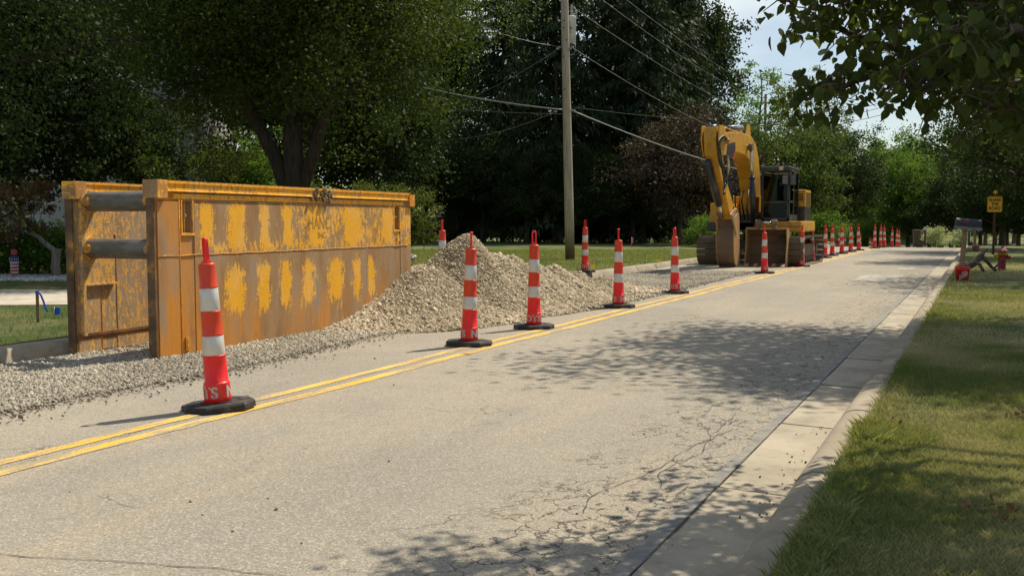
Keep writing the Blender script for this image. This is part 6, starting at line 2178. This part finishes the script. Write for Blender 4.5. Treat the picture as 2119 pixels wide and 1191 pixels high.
# ------------------------------------------------------------------ right-hand roadside things
M['wood_post'] = plain('pale post wood', (0.25, 0.17, 0.095), 0.85, var=0.3, scale=9)
M['mail_black'] = plain('dark mailbox metal', (0.028, 0.032, 0.045), 0.6, 0.0, var=0.3)
M['mail_grey'] = plain('grey board', (0.16, 0.16, 0.165), 0.8)
M['bucket_red'] = plain('red plastic bucket', (0.62, 0.025, 0.018), 0.45, var=0.12)
M['sign_y'] = plain('sign yellow', (0.80, 0.42, 0.01), 0.45, var=0.06)
M['sign_k'] = plain('sign black', (0.015, 0.013, 0.01), 0.6)
M['hyd_red'] = plain('hydrant red', (0.22, 0.012, 0.014), 0.5, var=0.3, dirt=(0.10, 0.02, 0.015))
M['hyd_yel'] = plain('hydrant yellow', (0.45, 0.30, 0.02), 0.5, var=0.3)
M['bin'] = plain('brown bin plastic', (0.085, 0.060, 0.035), 0.6)
RmF = Matrix(((1, 0, 0, 0), (0, 0, -1, 0), (0, 1, 0, 0), (0, 0, 0, 1)))   # text upright facing -y


def mailbox(px, py, z, h, label, sc=1.0, boxlen=0.50, text=True, tilt=0.06, bmat='bucket_red'):
    p = gnd(px, py, z)
    g = thing('mailbox', p, math.radians(14), label, 'mailbox')
    g.scale = (sc, sc, sc)
    q = MB(); 
    q.prism([(-0.045, 0.05), (0.045, 0.05), (0.045 + tilt, h), (-0.045 + tilt, h)], -0.045, 0.045, 'y')
    q.build('post', M['wood_post'], g, 0.004)
    Mx = Matrix.Translation((tilt + 0.02, 0, h)) @ Matrix.Rotation(math.radians(5), 4, 'Y')
    q = MB(); q.box((0.02, 0, 0.012), (boxlen + 0.02, 0.22, 0.026), Mx)
    q.box((0.02, -0.118, 0.01), (boxlen + 0.04, 0.012, 0.06), Mx)
    q.build('shelf', M['mail_grey'], g)
    prof = [(-0.085, 0.03), (-0.085, 0.13)] + [(0.085 * math.cos(a), 0.13 + 0.085 * math.sin(a)) for a in [math.pi * (1 - k / 10) for k in range(1, 10)]] + [(0.085, 0.13), (0.085, 0.03)]
    q = MB(); q.prism(prof, -boxlen / 2 + 0.02, boxlen / 2 + 0.02, 'x', Mx)
    bx = q.build('box', M['mail_black'], g, 0.003)
    q = MB(); q.prism([(a * 1.04, 0.125 + (b - 0.125) * 1.04) for a, b in prof], boxlen / 2 + 0.02, boxlen / 2 + 0.035, 'x', Mx); q.build('door', M['mail_black'], bx)
    q = MB(); q.box((-0.06, -0.092, 0.13), (0.14, 0.008, 0.03), Mx); q.box((0.0, -0.092, 0.11), (0.02, 0.01, 0.10), Mx); q.build('flag', M['hyd_red'], bx)
    return g
mailbox(1988, 580, 0.12, 1.12, 'black mailbox on a leaning post that stands in a red bucket')
g2 = mailbox(2018, 521, 0.10, 1.05, 'farther mailbox on a post standing in a pale pink bucket', 1.0, 0.42, tilt=-0.06)


def pail(px, py, z, label, mat, logo):
    p = gnd(px, py, z)
    g = thing('plastic_bucket', p, math.radians(12), label, 'bucket')
    q = MB(); q.lathe([(0.105, 0.0), (0.128, 0.005), (0.148, 0.235), (0.158, 0.24), (0.158, 0.262), (0.150, 0.268), (0.158, 0.275), (0.158, 0.30), (0.146, 0.305), (0.140, 0.27), (0.02, 0.25)], 32)
    q.build('body', mat, g)
    if logo:
        k = 0
        for tx, zz, sz in (('THE', 0.185, 0.048), ('HOME', 0.135, 0.062), ('DEPOT', 0.085, 0.056)):
            me = text_mesh(tx, sz, 0.0015, 'CENTER', 0.0015, 1.0)
            co = np.zeros(len(me.vertices) * 3); me.vertices.foreach_get('co', co); co = co.reshape(-1, 3)
            a_ = co[:, 0] / 0.142; zz_ = zz + co[:, 1] + co[:, 0] * 0.45
            rr_ = 0.128 + 0.020 * zz_ / 0.235 + 0.003 + co[:, 2]
            a_ = a_ - math.pi / 2
            me.vertices.foreach_set('co', np.stack([rr_ * np.cos(a_), rr_ * np.sin(a_), zz_], 1).ravel()); me.materials.clear(); me.update()
            link('lettering', me, M['white_c'], g)
pail(1991, 580, 0.12, 'bright red bucket with white slanted lettering under the nearer mailbox', M['bucket_red'], True)
pail(2019, 521, 0.10, 'pale pink bucket under the farther mailbox post', plain('faded pink bucket', (0.42, 0.20, 0.18), 0.6), False)

# small dark mailbox on a short post near the hydrangea
for px, py, z, sc, lab in ((1915, 511, -0.15, 1.0, 'small dark mailbox on a black post left of the pale hydrangea bush'), (1994, 510, -0.1, 1.0, 'small distant mailbox with a shiny roof seen behind the leaning post')):
    d = ray(px, 458)
    yy = 62.0
    g = thing('mailbox', (d.x / d.y * yy + (0.3 if px > 1950 else 0), yy, gz(yy) + 0.1), 0.1, lab, 'mailbox')
    q = MB(); q.box((0, 0, 0.45), (0.10, 0.10, 0.9)); q.build('post', M['mail_black'], g)
    q = MB(); q.prism([(-0.1, 0), (0.1, 0), (0.1, 0.12), (0.05, 0.19), (-0.05, 0.19), (-0.1, 0.12)], -0.28, 0.22, 'y', Matrix.Translation((0, 0, 0.9))); q.build('box', M['steel'] , g, 0.01)

# road sign
p = gnd(2055, 527, 0.11)
g = thing('road_sign', p, math.radians(5), 'yellow SHARE THE ROAD sign on a brown post on the right lawn', 'road sign')
q = MB(); q.prism([(-0.045, -0.02), (-0.02, 0.02), (0.02, 0.02), (0.045, -0.02), (0.035, -0.026), (0.014, 0.01), (-0.014, 0.01), (-0.035, -0.026)], 0, 2.45, 'z'); q.build('post', plain('brown post', (0.10, 0.055, 0.03), 0.7), g)
zc = 1.94
q = MB(); q.bbox((0, -0.035, zc), (0.52, 0.006, 0.60), 0.0028)
pl = []
for cx_, cz_, a0 in ((0.20, 0.24, 0), (-0.20, 0.24, 90), (-0.20, -0.24, 180), (0.20, -0.24, 270)):
    for k in range(5):
        a = math.radians(a0 + 22.5 * k); pl.append((cx_ + 0.06 * math.cos(a), zc + cz_ + 0.06 * math.sin(a)))
q = MB(); q.prism(pl, -0.040, -0.034, 'y'); sg = q.build('sign_panel', M['sign_y'], g)
q = MB()
pl2 = [(x * 0.93, zc + (z - zc) * 0.94) for x, z in pl]; pl3 = [(x * 0.89, zc + (z - zc) * 0.905) for x, z in pl]
n = len(pl2)
V = [(x, -0.0415, z) for x, z in pl2] + [(x, -0.0415, z) for x, z in pl3]
q.add(V, [(i, (i + 1) % n, n + (i + 1) % n, n + i) for i in range(n)]); q.build('border', M['sign_k'], sg)
for tx, zz in (('SHARE', 0.16), ('THE', 0.0), ('ROAD', -0.16)):
    text_obj('lettering', tx, 0.175, M['sign_k'], sg, Matrix.Translation((0, -0.042, zc + zz)) @ RmF @ Matrix.Diagonal((0.80, 1, 1, 1)), 0.001, 0.006)
q = MB(); Mx = Matrix.Translation((0.01, -0.03, 2.40)) @ Matrix.Rotation(math.radians(45), 4, 'Y'); q.box((0, 0, 0), (0.13, 0.006, 0.13), Mx); q.build('small_plate', M['sign_y'], g)

# hydrant
p = gnd(2073, 559, 0.12)
g = thing('fire_hydrant', p, math.radians(8), 'dark red fire hydrant with yellow collar and side cap on the right lawn', 'fire hydrant')
q = MB(); q.lathe([(0.135, 0), (0.135, 0.03), (0.10, 0.04), (0.095, 0.36), (0.105, 0.37), (0.105, 0.40)], 24); body = q.build('barrel', M['hyd_red'], g)
q = MB(); q.lathe([(0.105, 0.401), (0.115, 0.405), (0.11, 0.46), (0.10, 0.475)], 24); q.build('collar', M['hyd_yel'], g)
q = MB(); q.lathe([(0.165, 0.476), (0.165, 0.492), (0.13, 0.52), (0.095, 0.56), (0.05, 0.585), (0.035, 0.59), (0.035, 0.625), (0.02, 0.63)], 24); q.build('bonnet', M['hyd_red'], g)
q = MB(); q.tube([(-0.08, 0, 0.36), (-0.165, 0, 0.36)], 0.050, 12); q.tube([(-0.165, 0, 0.36), (-0.205, 0, 0.36)], 0.062, 6); q.build('side_outlet', M['hyd_yel'], g)
q = MB(); q.tube([(0.08, 0, 0.37), (0.15, 0, 0.35), (0.20, 0, 0.32)], [0.055, 0.055, 0.04], 12); q.build('side_outlet', M['hyd_red'], g)
q = MB(); q.tube([(0, -0.08, 0.30), (0, -0.15, 0.30)], 0.065, 12); q.tube([(0, -0.15, 0.30), (0, -0.18, 0.30)], 0.075, 6); q.build('front_outlet', M['hyd_red'], g)

# fallen branch / log
p0 = gnd(1992, 565, 0.12)
g = thing('fallen_branch', p0, 0, 'thick broken branch with forks lying on the lawn between bucket and hydrant', 'branch')
P = lambda px, py, Z=24.8: at(px, Z, py=py) - p0
q = MB(); q.tube([P(1985, 556), P(2000, 552), P(2015, 545), P(2026, 533), P(2036, 522)], [0.105, 0.10, 0.085, 0.075, 0.04], 12)
q.tube([P(2020, 538), P(2032, 532), P(2042, 540), P(2052, 552), P(2061, 560)], [0.055, 0.05, 0.045, 0.04, 0.03], 9)
q.tube([P(2018, 542, 24.6), P(2028, 548, 24.4), P(2035, 560, 24.2)], [0.05, 0.042, 0.032], 8)
q.tube([P(2026, 533), P(2034, 528), P(2045, 536)], [0.03, 0.02, 0.008], 6)
q.tube([P(2056, 556), P(2066, 546), P(2071, 540)], [0.03, 0.022, 0.012], 6)
q.tube([P(2036, 522), P(2044, 514)], [0.03, 0.01], 6)
q.build('branch', M['bark'], g)

# waste bin and hydrangeas beyond the crest
d = ray(1901, 458); yy = 66.0
g = thing('waste_bin', (d.x / d.y * yy, yy, gz(yy)), 0.15, 'tall brown wheeled waste bin beyond the crest of the road', 'waste bin')
q = MB(); q.box((0, 0, 0.52), (0.52, 0.55, 0.95), None, 1.18, 1.12); q.build('body', M['bin'], g, 0.03)
q = MB(); q.bbox((0, 0, 1.04), (0.66, 0.68, 0.09), 0.03); q.build('lid', M['bin'], g)
for sx_ in (-0.24, 0.24):
    q = MB(); q.tube([(sx_ - 0.03, 0.25, 0.12), (sx_ + 0.03, 0.25, 0.12)], 0.12, 14); q.build('wheel', M['rubber'], g)
for px, Z, sc, lab in ((1937, 60, 0.80, 'pale flowering hydrangea bush between the waste bin and the leaning mailbox post'), (1990, 61, 0.72, 'pale flowering hydrangea bush partly hidden by the leaning mailbox post')):
    plant('shrub_b', 'hydrangea_bush', px, Z, sc, px, lab, 'shrub', 'hydrangea bushes', mat=M['bloom'], cname='foliage', z=gz(at(px, Z).y) + 0.02, sz=1.1)

# a few dead leaves on the lawn
rs = np.random.RandomState(31)
C = []
for (px, py, n, s_) in ((2090, 1052, 16, 0.09), (2108, 855, 6, 0.05), (1850, 868, 5, 0.04), (1980, 1000, 3, 0.25)):
    c = gnd(px, py, 0.17)
    for k in range(n): C.append((c.x + rs.normal(0, s_), c.y + rs.normal(0, s_), 0.165 + rs.uniform(0, .02)))
V, F, nf = leaf_faces(np.array(C), 0.035 * rs.uniform(0.6, 1.3, len(C)), rs, kind='heart')
M['dead'] = leaf_mat('dead leaf', (0.10, 0.05, 0.025), (0.26, 0.15, 0.07), 0.1)
tag(link('fallen_leaves', npmesh('fallen_leaves', V, F, rs.uniform(0, 1, len(F))), M['dead']), 'few dead brown leaves on the lawn', 'leaves', kind='stuff')
